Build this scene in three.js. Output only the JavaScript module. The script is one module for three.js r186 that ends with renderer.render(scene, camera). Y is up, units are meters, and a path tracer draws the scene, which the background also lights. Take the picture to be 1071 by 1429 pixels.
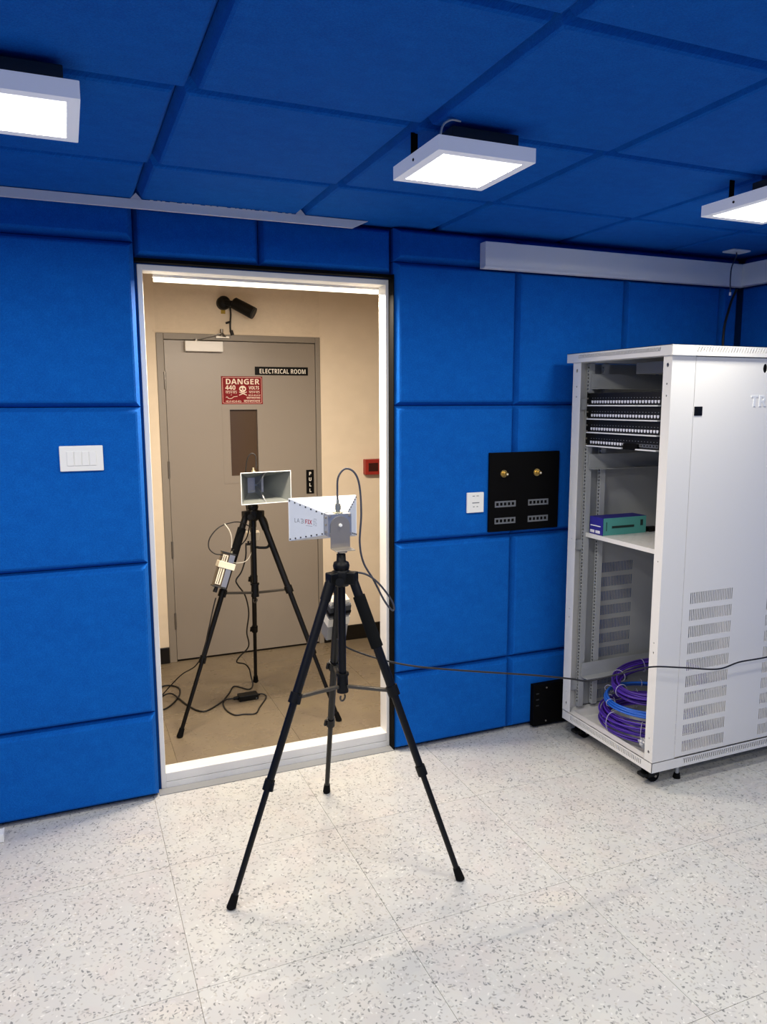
import * as THREE from 'three';
import { RoundedBoxGeometry } from 'three/addons/geometries/RoundedBoxGeometry.js';
import { mergeGeometries, toCreasedNormals } from 'three/addons/utils/BufferGeometryUtils.js';
import { RectAreaLightUniformsLib } from 'three/addons/lights/RectAreaLightUniformsLib.js';
import { FontLoader } from 'three/addons/loaders/FontLoader.js';
import { TextGeometry } from 'three/addons/geometries/TextGeometry.js';

RectAreaLightUniformsLib.init();
const scene = new THREE.Scene();
scene.background = new THREE.Color(0x000000);

// ---------------------------------------------------------------- camera, exposure
const camera = new THREE.PerspectiveCamera(68.27, 1071 / 1429, 0.05, 60);
camera.position.set(0.424, 1.569, 2.960);
camera.rotation.order = 'YXZ';
camera.rotation.set(-0.1437, -0.3950, -0.0029);
const renderer = new THREE.WebGLRenderer({ antialias: true });
renderer.toneMapping = THREE.LinearToneMapping;
renderer.toneMappingExposure = 1.0;
renderer.shadowMap.enabled = true;

// light levels and places (the lamps' builders use these)
const LAMP_LEVEL = 53.5, LAMP_COLOR = 0xfff9ed;
const STRIP_LEVEL = 1060, STRIP_COLOR = 0xffecd4;
const LAMP_X = [-0.80, 0.345, 1.471, 2.625], LAMP_Z = [1.018, 2.16, 3.30];

// ---------------------------------------------------------------- helpers
let seed = 20417;
const rnd = () => { seed = (seed * 1664525 + 1013904223) >>> 0; return seed / 4294967296; };
const V = (x, y, z) => new THREE.Vector3(x, y, z);
const taken = new Map();
function numbered(n) { const k = taken.get(n) || 0; taken.set(n, k + 1); return k ? `${n}_${String(k).padStart(3, '0')}` : n; }
function plain(g) {
  g = g.index ? g.toNonIndexed() : g;
  for (const k of Object.keys(g.attributes)) if (!['position', 'normal', 'uv'].includes(k)) g.deleteAttribute(k);
  if (!g.attributes.normal) g.computeVertexNormals();
  if (!g.attributes.uv) g.setAttribute('uv', new THREE.BufferAttribute(new Float32Array(g.attributes.position.count * 2), 2));
  return g;
}
const join = (a) => Array.isArray(a) ? (a.length === 1 ? a[0] : mergeGeometries(a.map(plain))) : a;
function obj(name, geo, mat, parent = scene) {
  const m = new THREE.Mesh(join(geo), mat); m.name = parent === scene ? numbered(name) : name;
  m.castShadow = m.receiveShadow = true; parent.add(m); return m;
}
function tag(o, label, category, group, kind) {
  if (label) o.userData.label = label; if (category) o.userData.category = category;
  if (group) o.userData.group = group; if (kind) o.userData.kind = kind; return o;
}
function thing(name, label, category, pos = [0, 0, 0], turn = 0, group) {
  const g = new THREE.Group(); g.name = numbered(name); g.position.set(...pos); g.rotation.y = turn; scene.add(g);
  return tag(g, label, category, group);
}
function setting(name, label, category, pos = [0, 0, 0]) { return tag(thing(name, label, category, pos), null, null, null, 'structure'); }
function part(name, parent) { const g = new THREE.Group(); g.name = name; parent.add(g); return g; }
// box by its extents
function bx(x0, x1, y0, y1, z0, z1) { const g = new THREE.BoxGeometry(x1 - x0, y1 - y0, z1 - z0); g.translate((x0 + x1) / 2, (y0 + y1) / 2, (z0 + z1) / 2); return g; }
function rb(x0, x1, y0, y1, z0, z1, r = 0.003, s = 2) { const g = new RoundedBoxGeometry(x1 - x0, y1 - y0, z1 - z0, s, r); g.translate((x0 + x1) / 2, (y0 + y1) / 2, (z0 + z1) / 2); return g; }
function bar(a, b, r0, r1 = r0, n = 14) {
  const d = b.clone().sub(a), g = new THREE.CylinderGeometry(r1, r0, d.length(), n);
  g.applyQuaternion(new THREE.Quaternion().setFromUnitVectors(V(0, 1, 0), d.clone().normalize()));
  const m = a.clone().add(b).multiplyScalar(0.5); g.translate(m.x, m.y, m.z); return g;
}
// flat bar (w across, t thick) between two points, wide axis horizontal
function flat(a, b, w, t) {
  const d = b.clone().sub(a), L = d.length(), g = new RoundedBoxGeometry(w, t, L, 1, Math.min(w, t) * 0.25);
  const m = new THREE.Matrix4().lookAt(b, a, V(0, 1, 0)); g.applyMatrix4(m);
  const c = a.clone().add(b).multiplyScalar(0.5); g.translate(c.x, c.y, c.z); return g;
}
const curve = (pts, t = 0.5) => new THREE.CatmullRomCurve3(pts.map(p => V(...p)), false, 'catmullrom', t);
function tube(pts, r, n = 80, k = 8) { return new THREE.TubeGeometry(curve(pts), n, r, k, false); }
function lathe(prof, n = 28) { return new THREE.LatheGeometry(prof.map(p => new THREE.Vector2(p[0], p[1])), n); }
function rect(w, h, r = 0) {
  const s = new THREE.Shape(); const x = -w / 2, y = -h / 2;
  if (!r) { s.moveTo(x, y); s.lineTo(x + w, y); s.lineTo(x + w, y + h); s.lineTo(x, y + h); s.closePath(); return s; }
  s.moveTo(x + r, y); s.lineTo(x + w - r, y); s.absarc(x + w - r, y + r, r, -Math.PI / 2, 0); s.lineTo(x + w, y + h - r); s.absarc(x + w - r, y + h - r, r, 0, Math.PI / 2);
  s.lineTo(x + r, y + h); s.absarc(x + r, y + h - r, r, Math.PI / 2, Math.PI); s.lineTo(x, y + r); s.absarc(x + r, y + r, r, Math.PI, Math.PI * 1.5); return s;
}
function hole(s, x0, x1, y0, y1, skew = 0) { const p = new THREE.Path(); p.moveTo(x0, y0); p.lineTo(x0 + skew, y1); p.lineTo(x1 + skew, y1); p.lineTo(x1, y0); p.closePath(); s.holes.push(p); }
const ext = (s, d) => new THREE.ExtrudeGeometry(s, { depth: d, bevelEnabled: false, curveSegments: 10 });
// sheet in the plane x-y, thickness d towards +z
function sheetRect(x0, x1, y0, y1) { const s = new THREE.Shape(); s.moveTo(x0, y0); s.lineTo(x1, y0); s.lineTo(x1, y1); s.lineTo(x0, y1); s.closePath(); return s; }

// ---------------------------------------------------------------- textures
function canvas(w, h) { const c = document.createElement('canvas'); c.width = w; c.height = h; return c; }
function ctex(c, rep) { const t = new THREE.CanvasTexture(c); t.colorSpace = THREE.SRGBColorSpace; t.wrapS = t.wrapT = rep ? THREE.RepeatWrapping : THREE.ClampToEdgeWrapping; t.anisotropy = 8; return t; }
function noiseTex(n, f, seed0, srgb = false, px = 1) {
  seed = seed0; const d = new Uint8Array(n * n * 4);
  const layers = px.map ? px : [[px, 1]]; const buf = new Float32Array(n * n);
  for (const [cell, amp] of layers) {
    const m = Math.max(2, Math.round(n / cell)), g = new Float32Array(m * m).map(() => rnd());
    for (let y = 0; y < n; y++) for (let x = 0; x < n; x++) {
      const u = x / n * m, v = y / n * m, i = Math.floor(u), j = Math.floor(v), a = u - i, b = v - j, sa = a * a * (3 - 2 * a), sb = b * b * (3 - 2 * b);
      const g00 = g[(j % m) * m + i % m], g10 = g[(j % m) * m + (i + 1) % m], g01 = g[((j + 1) % m) * m + i % m], g11 = g[((j + 1) % m) * m + (i + 1) % m];
      buf[y * n + x] += amp * ((g00 * (1 - sa) + g10 * sa) * (1 - sb) + (g01 * (1 - sa) + g11 * sa) * sb - 0.5);
    }
  }
  for (let i = 0; i < n * n; i++) { const c = f(buf[i]); d[i * 4] = c[0]; d[i * 4 + 1] = c[1]; d[i * 4 + 2] = c[2]; d[i * 4 + 3] = 255; }
  const t = new THREE.DataTexture(d, n, n); t.wrapS = t.wrapT = THREE.RepeatWrapping; t.magFilter = THREE.LinearFilter; t.minFilter = THREE.LinearMipmapLinearFilter; t.generateMipmaps = true;
  if (srgb) t.colorSpace = THREE.SRGBColorSpace; t.needsUpdate = true; return t;
}
const cl = (v) => Math.max(0, Math.min(255, Math.round(v)));
const foamMap = noiseTex(512, v => { const k = v * 20; return [cl(1 + k * 0.4), cl(89 + k * 0.9), cl(177 + k * 1.1)]; }, 11, true, [[2, 0.8], [4, 0.6], [40, 0.35], [120, 0.3]]);
const foamBump = noiseTex(512, v => { const k = cl(128 + v * 150); return [k, k, k]; }, 12, false, [[3, 0.8], [5, 0.6], [9, 0.3]]);
foamMap.repeat.set(3, 3); foamBump.repeat.set(3, 3);
function vinylTexture(seed0, base, cloud, tones, count) {
  seed = seed0; const n = 2048, c = canvas(n, n), x = c.getContext('2d');
  x.fillStyle = base; x.fillRect(0, 0, n, n);
  // cloudy print of the vinyl
  for (let i = 0; i < 260; i++) {
    const w = rnd() < 0.5, r = 40 + rnd() * 150, px = rnd() * n, py = rnd() * n;
    x.fillStyle = cloud[w ? 0 : 1];
    for (const ox of [-n, 0, n]) for (const oy of [-n, 0, n]) { x.beginPath(); x.ellipse(px + ox, py + oy, r, r * (0.4 + 0.5 * ((i * 37 % 100) / 100)), i, 0, 7); x.fill(); }
  }
  const flake = (px, py, a, l, w, st) => {
    x.fillStyle = st;
    for (const ox of [-n, 0, n]) for (const oy of [-n, 0, n]) {
      const X = px + ox, Y = py + oy; if (X < -40 || Y < -40 || X > n + 40 || Y > n + 40) continue;
      x.save(); x.translate(X, Y); x.rotate(a); x.beginPath();
      x.moveTo(-l, -w * 0.5); x.lineTo(-l * 0.3, -w); x.lineTo(l * 0.8, -w * 0.7); x.lineTo(l, w * 0.3); x.lineTo(l * 0.2, w); x.lineTo(-l * 0.8, w * 0.7); x.closePath(); x.fill(); x.restore();
    }
  };
  for (let i = 0; i < count; i++) {
    const t = rnd(); const k = t < 0.28 ? 0 : t < 0.58 ? 1 : t < 0.76 ? 2 : t < 0.88 ? 3 : 4;
    flake(rnd() * n, rnd() * n, rnd() * 6.283, 4.5 + rnd() * 7.5, 2.4 + rnd() * 2.8, tones[k]);
  }
  return ctex(c, true);
}
const vinyl = vinylTexture(77, 'rgb(191,192,189)', ['rgba(214,214,210,0.06)', 'rgba(180,177,169,0.06)'], ['rgba(154,155,152,0.5)', 'rgba(132,134,132,0.62)', 'rgba(106,108,109,0.72)', 'rgba(218,218,214,0.7)', 'rgba(164,160,151,0.5)'], 8200);
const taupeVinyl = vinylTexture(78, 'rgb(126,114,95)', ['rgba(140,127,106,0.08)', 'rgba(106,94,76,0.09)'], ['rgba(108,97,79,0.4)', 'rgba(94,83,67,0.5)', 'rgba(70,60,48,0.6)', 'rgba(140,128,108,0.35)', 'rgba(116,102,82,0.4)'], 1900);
const fine = noiseTex(256, v => { const k = cl(128 + v * 110); return [k, k, k]; }, 31, false, [[2, 1]]);
const scuff = noiseTex(256, v => { const k = cl(150 + v * 120); return [k, k, k]; }, 32, false, [[40, 0.7], [8, 0.4], [3, 0.2]]);
const concrete = noiseTex(256, v => { const k = v * 26; return [cl(238 + k), cl(224 + k), cl(201 + k)]; }, 33, true, [[60, 0.4], [9, 0.15], [3, 0.15]]);

// ---------------------------------------------------------------- materials
const std = (o) => new THREE.MeshStandardMaterial(o);
const dull = (o, k = 0.3) => new THREE.MeshPhysicalMaterial({ ...o, specularIntensity: k });
const M = {
  foam: dull({ map: foamMap, bumpMap: foamBump, bumpScale: 0.0009, roughness: 0.9 }, 0.35),
  foamBack: dull({ color: 0x063a76, roughness: 0.95 }),
  blackEdge: dull({ color: 0x030303, roughness: 0.8 }, 0.2),
  vinyl: std({ map: vinyl, roughness: 0.5, roughnessMap: scuff }),
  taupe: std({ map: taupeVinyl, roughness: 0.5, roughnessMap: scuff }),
  grout: std({ color: 0x9c978b, roughness: 0.9 }),
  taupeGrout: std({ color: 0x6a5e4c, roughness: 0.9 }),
  sealant: std({ color: 0x85888a, roughness: 0.8 }),
  frame: std({ color: 0xe9e8e4, roughness: 0.45, bumpMap: fine, bumpScale: 0.0002 }),
  cream: std({ map: concrete, roughness: 0.85 }),
  doorGrey: std({ color: 0x938b81, roughness: 0.36, bumpMap: fine, bumpScale: 0.0001 }),
  doorFrame: std({ color: 0x8f887e, roughness: 0.45 }),
  hinge: std({ color: 0x8b8883, roughness: 0.35, metalness: 0.8 }),
  brownGlass: std({ color: 0x4f3f31, roughness: 0.22 }),
  skirting: std({ color: 0x0c0b0a, roughness: 0.35 }),
  lampWhite: std({ color: 0xf4f4f6, roughness: 0.4 }),
  lampBodyGlow: std({ color: 0xf4f4f6, roughness: 0.4, emissive: 0xf0f4ff, emissiveIntensity: 0.16 }),  // faint glow added to the housing plastic so its sides look brighter
  diffuser: std({ color: 0xffffff, roughness: 0.6, emissive: 0xfbfdff, emissiveIntensity: 1.6 }),
  strip: std({ color: 0xffffff, roughness: 0.6, emissive: 0xfff2d6, emissiveIntensity: 2.2 }),
  darkMetal: std({ color: 0x25282a, roughness: 0.6 }),
  white: std({ color: 0xf1f1ee, roughness: 0.4 }),
  whitePlastic: std({ color: 0xf0f0ec, roughness: 0.35 }),
  switchLine: std({ color: 0xc9c9c4, roughness: 0.5 }),
  rack: std({ color: 0xe6e5e0, roughness: 0.42, bumpMap: fine, bumpScale: 0.00012 }),
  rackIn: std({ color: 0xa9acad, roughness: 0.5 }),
  zinc: std({ color: 0xb5b8ba, roughness: 0.4, metalness: 0.5 }),
  black: dull({ color: 0x08090a, roughness: 0.45 }, 0.5),
  blackMatt: dull({ color: 0x040405, roughness: 0.7 }, 0.2),
  rubber: dull({ color: 0x0a0a0b, roughness: 0.85 }),
  foamGrip: dull({ color: 0x0e1011, roughness: 0.95, bumpMap: foamBump, bumpScale: 0.0006 }),
  legTube: dull({ color: 0x07080a, roughness: 0.4 }, 0.6),
  brace: std({ color: 0x57534c, roughness: 0.38, metalness: 0.6 }),
  steel: std({ color: 0xaaa398, roughness: 0.34, metalness: 0.7 }),
  aluminium: std({ color: 0xb9bcc0, roughness: 0.35, metalness: 0.85 }),
  brass: std({ color: 0xd8bd78, roughness: 0.28, metalness: 0.9 }),
  nickel: std({ color: 0xd6cfae, roughness: 0.28, metalness: 0.85 }),
  hornWhite: std({ color: 0xe7ebee, roughness: 0.42 }),
  hornInner: std({ color: 0x868c8a, roughness: 0.42, metalness: 0.55 }),
  cableBlack: std({ color: 0x111113, roughness: 0.55 }),
  cableGrey: std({ color: 0x3a3d48, roughness: 0.5 }),
  cableWhite: std({ color: 0xd9d2c2, roughness: 0.5 }),
  purple: std({ color: 0x4a27a0, roughness: 0.45 }),
  purple2: std({ color: 0x3f2088, roughness: 0.45 }),
  cableBlue: std({ color: 0x1d5fc4, roughness: 0.4 }),
  tie: std({ color: 0xb4b2cc, roughness: 0.5 }),
  teal: std({ color: 0x55a79f, roughness: 0.6 }),
  tealDark: std({ color: 0x18302f, roughness: 0.6 }),
  boxBlue: std({ color: 0x23208a, roughness: 0.6 }),
  tape: std({ color: 0xe6dcc6, roughness: 0.7 }),
  paperWhite: std({ color: 0xe9e9ee, roughness: 0.7 }),
  deviceGrey: std({ color: 0x8d8a84, roughness: 0.45, metalness: 0.3 }),
  deviceBrown: std({ color: 0x5b5040, roughness: 0.4, metalness: 0.3 }),
  yellow: std({ color: 0xb89b2c, roughness: 0.6 }),
  red: std({ color: 0x9c2a22, roughness: 0.45 }),
  redDark: std({ color: 0x3a1210, roughness: 0.4 }),
  slotGrey: std({ color: 0x7d8186, roughness: 0.4, metalness: 0.4 }),
  jack: std({ color: 0xe4e6f0, roughness: 0.5 }),
  logoGrey: std({ color: 0xdfe2e4, roughness: 0.4 }),
};

// ---------------------------------------------------------------- the room: layout numbers
const HC = 2.29;                       // ceiling panels' face
const XL = -1.60, XR = 3.63, ZB = 4.30; // faces of the left and right walls, wall behind the camera
const DX0 = 0.685, DX1 = 1.718;        // edges of the wall panels beside the opening
const ROWS = [0.008, 0.364, 0.960, 1.556, 2.150, HC - 0.004];
const COLS_R = [DX1, 2.311, 2.911, 3.511, XR];
const COLS_L = [XL, -1.115, -0.515, 0.085, DX0];

// chamfered padded panel, face in +z at z = 0, backing at -t
function padGeo(w, h, t = 0.055, cs = 0.019, cd = Math.min(0.034, t - 0.008)) {
  const W = w / 2 - 0.001, H = h / 2 - 0.001, a = W - cs, b = H - cs, p = [], u = [];
  const ring = (x, y, z) => [V(-x, -y, z), V(x, -y, z), V(x, y, z), V(-x, y, z)];
  const k = 0.0035, rings = [ring(W, H, -t), ring(W, H, -cd), ring(a + k, b + k, -k * 1.1), ring(a - k, b - k, 0)];
  const tri = (...v) => v.forEach(q => { p.push(q.x, q.y, q.z); u.push(q.x + q.z, q.y + q.z); });
  for (let n = 0; n < 3; n++) for (let i = 0; i < 4; i++) { const j = (i + 1) % 4, A = rings[n], B = rings[n + 1]; tri(A[i], A[j], B[j]); tri(A[i], B[j], B[i]); }
  const F = rings[3], K = rings[0]; tri(F[0], F[1], F[2]); tri(F[0], F[2], F[3]); tri(K[0], K[2], K[1]); tri(K[0], K[3], K[2]);
  const g = new THREE.BufferGeometry(); g.setAttribute('position', new THREE.Float32BufferAttribute(p, 3)); g.setAttribute('uv', new THREE.Float32BufferAttribute(u, 2)); g.computeVertexNormals(); return g;
}
const padCache = new Map();
function pad(w, h, t) { const k = [w, h, t].map(v => v.toFixed(3)).join(); if (!padCache.has(k)) padCache.set(k, padGeo(w, h, t)); return padCache.get(k); }
function panelAt(parent, x0, x1, y0, y1, z, t = 0.075, mat = M.foam) {
  const m = obj('panel', pad(x1 - x0, y1 - y0, t), mat, parent); m.position.set((x0 + x1) / 2, (y0 + y1) / 2, z); return m;
}

// floor: vinyl tiles on a bed
const tileVariants = [];
for (let i = 0; i < 8; i++) {
  const g = new THREE.BoxGeometry(0.5986, 0.004, 0.5986), p = g.attributes.position, u = g.attributes.uv;
  const ox = (i % 2) * 0.6 + 0.3 + (i >> 2) * 0.27, oz = ((i >> 1) % 2) * 0.6 + 0.3 + (i >> 2) * 0.41;
  for (let k = 0; k < p.count; k++) u.setXY(k, (p.getX(k) + ox) / 1.2, (p.getZ(k) + oz) / 1.2);
  tileVariants.push(g);
}
const TX = 0.6629, TZ = 0.4718, TS = 0.6;
{
  const f = setting('floor', 'pale grey speckled vinyl tile floor of the blue padded room', 'floor');
  obj('floor_bed', bx(XL - 0.1, XR + 0.1, -0.10, -0.0026, -0.08, ZB + 0.1), M.grout, f);
  for (let i = -4; i <= 4; i++) for (let j = -1; j <= 6; j++) {
    const x0 = TX + i * TS, z0 = TZ + j * TS; let xa = Math.max(x0, XL), xb = Math.min(x0 + TS, XR), za = Math.max(z0, -0.07), zb = Math.min(z0 + TS, ZB);
    if (xb - xa < 0.02 || zb - za < 0.02) continue;
    const v = Math.abs((i * 3 + j * 5 + i * j)) % 8; let g = tileVariants[v];
    if (xb - xa < TS - 1e-6 || zb - za < TS - 1e-6) {
      g = new THREE.BoxGeometry(xb - xa - 0.0014, 0.004, zb - za - 0.0014); const p = g.attributes.position, u = g.attributes.uv;
      for (let k = 0; k < p.count; k++) u.setXY(k, (p.getX(k) + v * 0.3) / 1.2, (p.getZ(k) + v * 0.17) / 1.2);
    }
    const m = obj('tile', g, M.vinyl, f); m.position.set((xa + xb) / 2, -0.002, (za + zb) / 2); if (g === tileVariants[v] && (i + j) % 2) m.rotation.y = Math.PI;
  }
  const s = tag(obj('trim_1', bx(DX0, DX1, 0.0002, 0.003, -0.0745, -0.022), M.sealant), 'grey sealant line on the floor along the white threshold', 'trim', null, 'structure');
}
// ceiling
{
  const c = setting('ceiling', 'blue padded ceiling of square chamfered panels', 'ceiling');
  obj('ceiling_slab', bx(XL - 0.1, XR + 0.1, HC + 0.045, HC + 0.2, -0.16, ZB + 0.1), M.foamBack, c);
  const xs = [XL, -1.107, -0.501, 0.105, 0.710, 1.316, 1.921, 2.560, 3.165, XR + 0.05], zs = [-0.075, 0.435, 1.045, 1.650, 2.255, 2.86, 3.465, ZB];
  for (let i = 0; i < xs.length - 1; i++) for (let j = 0; j < zs.length - 1; j++) {
    const dx = [-0.010, 0.003, 0.026, 0.030, 0.03, 0.03, 0.03][j], xa = xs[i] + (i ? dx : 0), xb = xs[i + 1] + (i < xs.length - 2 ? dx : 0), w = xb - xa, h = zs[j + 1] - zs[j];
    const m = obj('panel', pad(w, h, 0.05), M.foam, c); m.rotation.x = Math.PI / 2; m.position.set((xa + xb) / 2, HC, (zs[j] + zs[j + 1]) / 2);
  }
}
// wall with the opening
{
  const w = setting('wall_back', 'blue padded wall with the white framed doorway', 'wall');
  obj('wall_core', [bx(XL - 0.1, DX0 + 0.012, -0.1, HC + 0.2, -0.155, -0.076), bx(DX1 + 0.006, XR + 0.1, -0.1, HC + 0.2, -0.155, -0.076), bx(DX0 + 0.012, DX1 + 0.006, 2.082, HC + 0.2, -0.155, -0.076)], M.foamBack, w);
  for (let r = 0; r < 5; r++) {
    for (let k = 0; k < 4; k++) panelAt(w, COLS_R[k], COLS_R[k + 1], ROWS[r], ROWS[r + 1], 0);
    for (let k = 0; k < 4; k++) panelAt(w, COLS_L[k], COLS_L[k + 1], ROWS[r] - (r === 1 ? 0.008 : 0), ROWS[r + 1] - (r === 0 ? 0.008 : 0), 0);
  }
  panelAt(w, DX0 + 0.002, 1.155, 2.099, HC - 0.004, -0.03, 0.045);
  panelAt(w, 1.155, DX1 - 0.002, 2.099, HC - 0.004, -0.03, 0.045);
  obj('edge_trim', [bx(DX1 - 0.003, DX1, 0.004, 2.098, -0.076, -0.022), bx(DX0, DX1, 2.0855, 2.098, -0.076, -0.036)], M.blackEdge, w);
}
{
  const w = setting('wall_right', 'blue padded side wall behind the equipment rack', 'wall');
  obj('wall_core', bx(XR + 0.05, XR + 0.2, -0.1, HC + 0.2, -0.155, ZB + 0.1), M.foamBack, w);
  const zs = [0.0, 0.60, 1.20, 1.80, 2.4, 3.0, 3.6, ZB];
  for (let r = 0; r < 5; r++) for (let k = 0; k < zs.length - 1; k++) { const m = obj('panel', pad(zs[k + 1] - zs[k], ROWS[r + 1] - ROWS[r], 0.052), M.foam, w); m.rotation.y = -Math.PI / 2; m.position.set(XR, (ROWS[r] + ROWS[r + 1]) / 2, (zs[k] + zs[k + 1]) / 2); }
  const l = setting('wall_left', 'blue padded side wall opposite the equipment rack', 'wall');
  obj('wall_core', bx(XL - 0.15, XL, -0.1, HC + 0.2, -0.155, ZB + 0.1), M.foam, l);
  const b = setting('wall_front', 'blue padded wall facing the doorway', 'wall');
  obj('wall_core', bx(XL - 0.15, XR + 0.2, -0.1, HC + 0.2, ZB, ZB + 0.15), M.foam, b);
}
// white steel door frame with threshold
const FZ0 = -0.152, FZ1 = -0.076, FX0 = 0.698, FX1 = 1.722, FY = 2.085;
{
  const d = setting('door_1', 'white steel frame with raised threshold around the doorway', 'door frame');
  obj('jamb', rb(FX0, FX0 + 0.020, 0, FY, FZ0, FZ1, 0.003), M.frame, d);
  obj('jamb', rb(FX1 - 0.020, FX1, 0, FY, FZ0, FZ1, 0.003), M.frame, d);
  obj('lintel', rb(FX0 + 0.019, FX1 - 0.019, FY - 0.024, FY, FZ0, FZ1 - 0.0006, 0.003), M.frame, d);
  obj('threshold', [rb(FX0 + 0.019, FX1 - 0.019, 0.0275, 0.066, FZ0, FZ1 - 0.0006, 0.003), rb(FX0 + 0.019, FX1 - 0.019, 0.0, 0.0262, FZ0, FZ1 + 0.001, 0.0012)], M.frame, d);
}
// ---------------------------------------------------------------- corridor
const CZ = -1.64, CX0 = -2.8, CX1 = 6.0, CH = 2.62;
{
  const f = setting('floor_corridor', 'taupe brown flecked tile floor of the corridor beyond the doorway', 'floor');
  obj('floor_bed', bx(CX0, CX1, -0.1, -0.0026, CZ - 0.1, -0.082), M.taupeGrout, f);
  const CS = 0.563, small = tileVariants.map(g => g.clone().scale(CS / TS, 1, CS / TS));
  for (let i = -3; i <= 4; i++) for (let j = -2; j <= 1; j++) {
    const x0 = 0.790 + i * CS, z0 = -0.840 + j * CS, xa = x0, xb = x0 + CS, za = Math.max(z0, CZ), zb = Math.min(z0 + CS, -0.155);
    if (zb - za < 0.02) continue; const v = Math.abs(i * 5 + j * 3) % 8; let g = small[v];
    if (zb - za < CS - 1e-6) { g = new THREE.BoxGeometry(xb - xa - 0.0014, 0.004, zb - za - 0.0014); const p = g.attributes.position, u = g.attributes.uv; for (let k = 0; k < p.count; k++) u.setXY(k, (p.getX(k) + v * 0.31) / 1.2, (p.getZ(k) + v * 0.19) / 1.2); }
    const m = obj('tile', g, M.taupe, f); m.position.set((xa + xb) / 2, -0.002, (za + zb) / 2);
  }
  const DW0 = 0.925, DW1 = 1.912, DT = 1.972;   // outline of the door frame
  const w = setting('wall_corridor', 'cream painted corridor wall around the grey door', 'wall');
  obj('wall_plaster', [bx(CX0, DW0, -0.1, CH, CZ - 0.12, CZ), bx(DW1, CX1, -0.1, CH, CZ - 0.12, CZ), bx(DW0, DW1, DT, CH, CZ - 0.12, CZ)], M.cream, w);
  obj('plaster_edge', [bx(DW0 - 0.012, DW1 + 0.012, DT + 0.004, DT + 0.016, CZ - 0.001, CZ + 0.004), bx(DW1 + 0.001, DW1 + 0.013, 0.1, DT + 0.004, CZ - 0.001, CZ + 0.004)], M.cream, w);
  const ce = setting('ceiling_corridor', 'plain ceiling of the corridor', 'ceiling');
  obj('slab', bx(CX0 - 0.1, CX1 + 0.1, CH, CH + 0.1, CZ - 0.12, -0.155), M.cream, ce);
  const e1 = setting('wall_corridor_left', 'cream end wall of the corridor', 'wall'); obj('slab', bx(CX0 - 0.1, CX0, -0.1, CH, CZ - 0.12, -0.155), M.cream, e1);
  const e2 = setting('wall_corridor_right', 'cream end wall of the corridor behind the rack side', 'wall'); obj('slab', bx(CX1, CX1 + 0.1, -0.1, CH, CZ - 0.12, -0.155), M.cream, e2);
  const bs = setting('baseboard_corridor', 'glossy black skirting along the cream corridor wall', 'skirting');
  obj('skirting_board', rb(CX0, DW0 - 0.002, 0, 0.10, CZ, CZ + 0.014, 0.003), M.skirting, bs);
  obj('skirting_board', rb(DW1 + 0.002, CX1, 0, 0.10, CZ, CZ + 0.014, 0.003), M.skirting, bs);
  // corridor side of the room's wall
  const cs = setting('wall_corridor_near', 'corridor side of the wall with the doorway', 'wall');
  obj('slab', [bx(CX0 - 0.1, FX0 + 0.004, -0.1, CH, -0.17, -0.1555), bx(FX1 - 0.004, CX1, -0.1, CH, -0.17, -0.1555), bx(FX0 + 0.004, FX1 - 0.004, 2.087, CH, -0.17, -0.1555)], M.cream, cs);

  // grey steel door
  const d = setting('door_2', 'grey steel door with narrow vision pane in the corridor', 'door');
  obj('door_frame', [rb(DW0, DW0 + 0.042, 0, DT, CZ - 0.11, CZ + 0.008, 0.003), rb(DW1 - 0.030, DW1, 0, DT, CZ - 0.11, CZ + 0.008, 0.003), rb(DW0 + 0.0425, DW1 - 0.0305, DT - 0.036, DT, CZ - 0.11, CZ + 0.0078, 0.003)], M.doorFrame, d);
  const lx0 = DW0 + 0.045, lx1 = DW1 - 0.033, ly1 = DT - 0.040, ly0 = 0.012, vx0 = 1.338, vx1 = 1.506, vy0 = 1.128, vy1 = 1.530;
  const s = sheetRect(lx0, lx1, ly0, ly1); hole(s, vx0, vx1, vy0, vy1); const lg = ext(s, 0.045); lg.translate(0, 0, CZ - 0.046);
  const leaf = obj('leaf', lg, M.doorGrey, d);
  const fr = new THREE.Shape(sheetRect(vx0 - 0.046, vx1 + 0.046, vy0 - 0.046, vy1 + 0.046).getPoints()); hole(fr, vx0, vx1, vy0, vy1);
  const bead = ext(fr, 0.0025); bead.translate(0, 0, CZ - 0.001);
  obj('vision_frame', bead, M.doorGrey, leaf);
  obj('pane', bx(vx0 - 0.004, vx1 + 0.004, vy0 - 0.004, vy1 + 0.004, CZ - 0.032, CZ - 0.026), M.brownGlass, leaf);
  for (const y of [1.70, 1.18, 0.70, 0.26]) obj('hinge', bar(V(DW0 + 0.041, y - 0.05, CZ + 0.008), V(DW0 + 0.041, y + 0.05, CZ + 0.008), 0.0065), M.hinge, d);
  const cl0 = obj('door_closer', rb(1.083, 1.302, 1.868, 1.928, CZ + 0.001, CZ + 0.048, 0.004), M.white, d);
  tag(cl0, 'white box shaped door closer');
  obj('closer_arm', [flat(V(1.15, 1.934, CZ + 0.025), V(1.29, 1.972, CZ + 0.07), 0.018, 0.006), bar(V(1.15, 1.925, CZ + 0.025), V(1.15, 1.94, CZ + 0.025), 0.012), flat(V(1.29, 1.975, CZ + 0.07), V(1.32, 1.957, CZ + 0.006), 0.02, 0.006), rb(1.265, 1.35, 1.948, 1.964, CZ + 0.006, CZ + 0.016, 0.003), bar(V(1.298, 1.962, CZ + 0.035), V(1.298, 2.0, CZ + 0.035), 0.009)], M.hinge, d);
}
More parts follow.
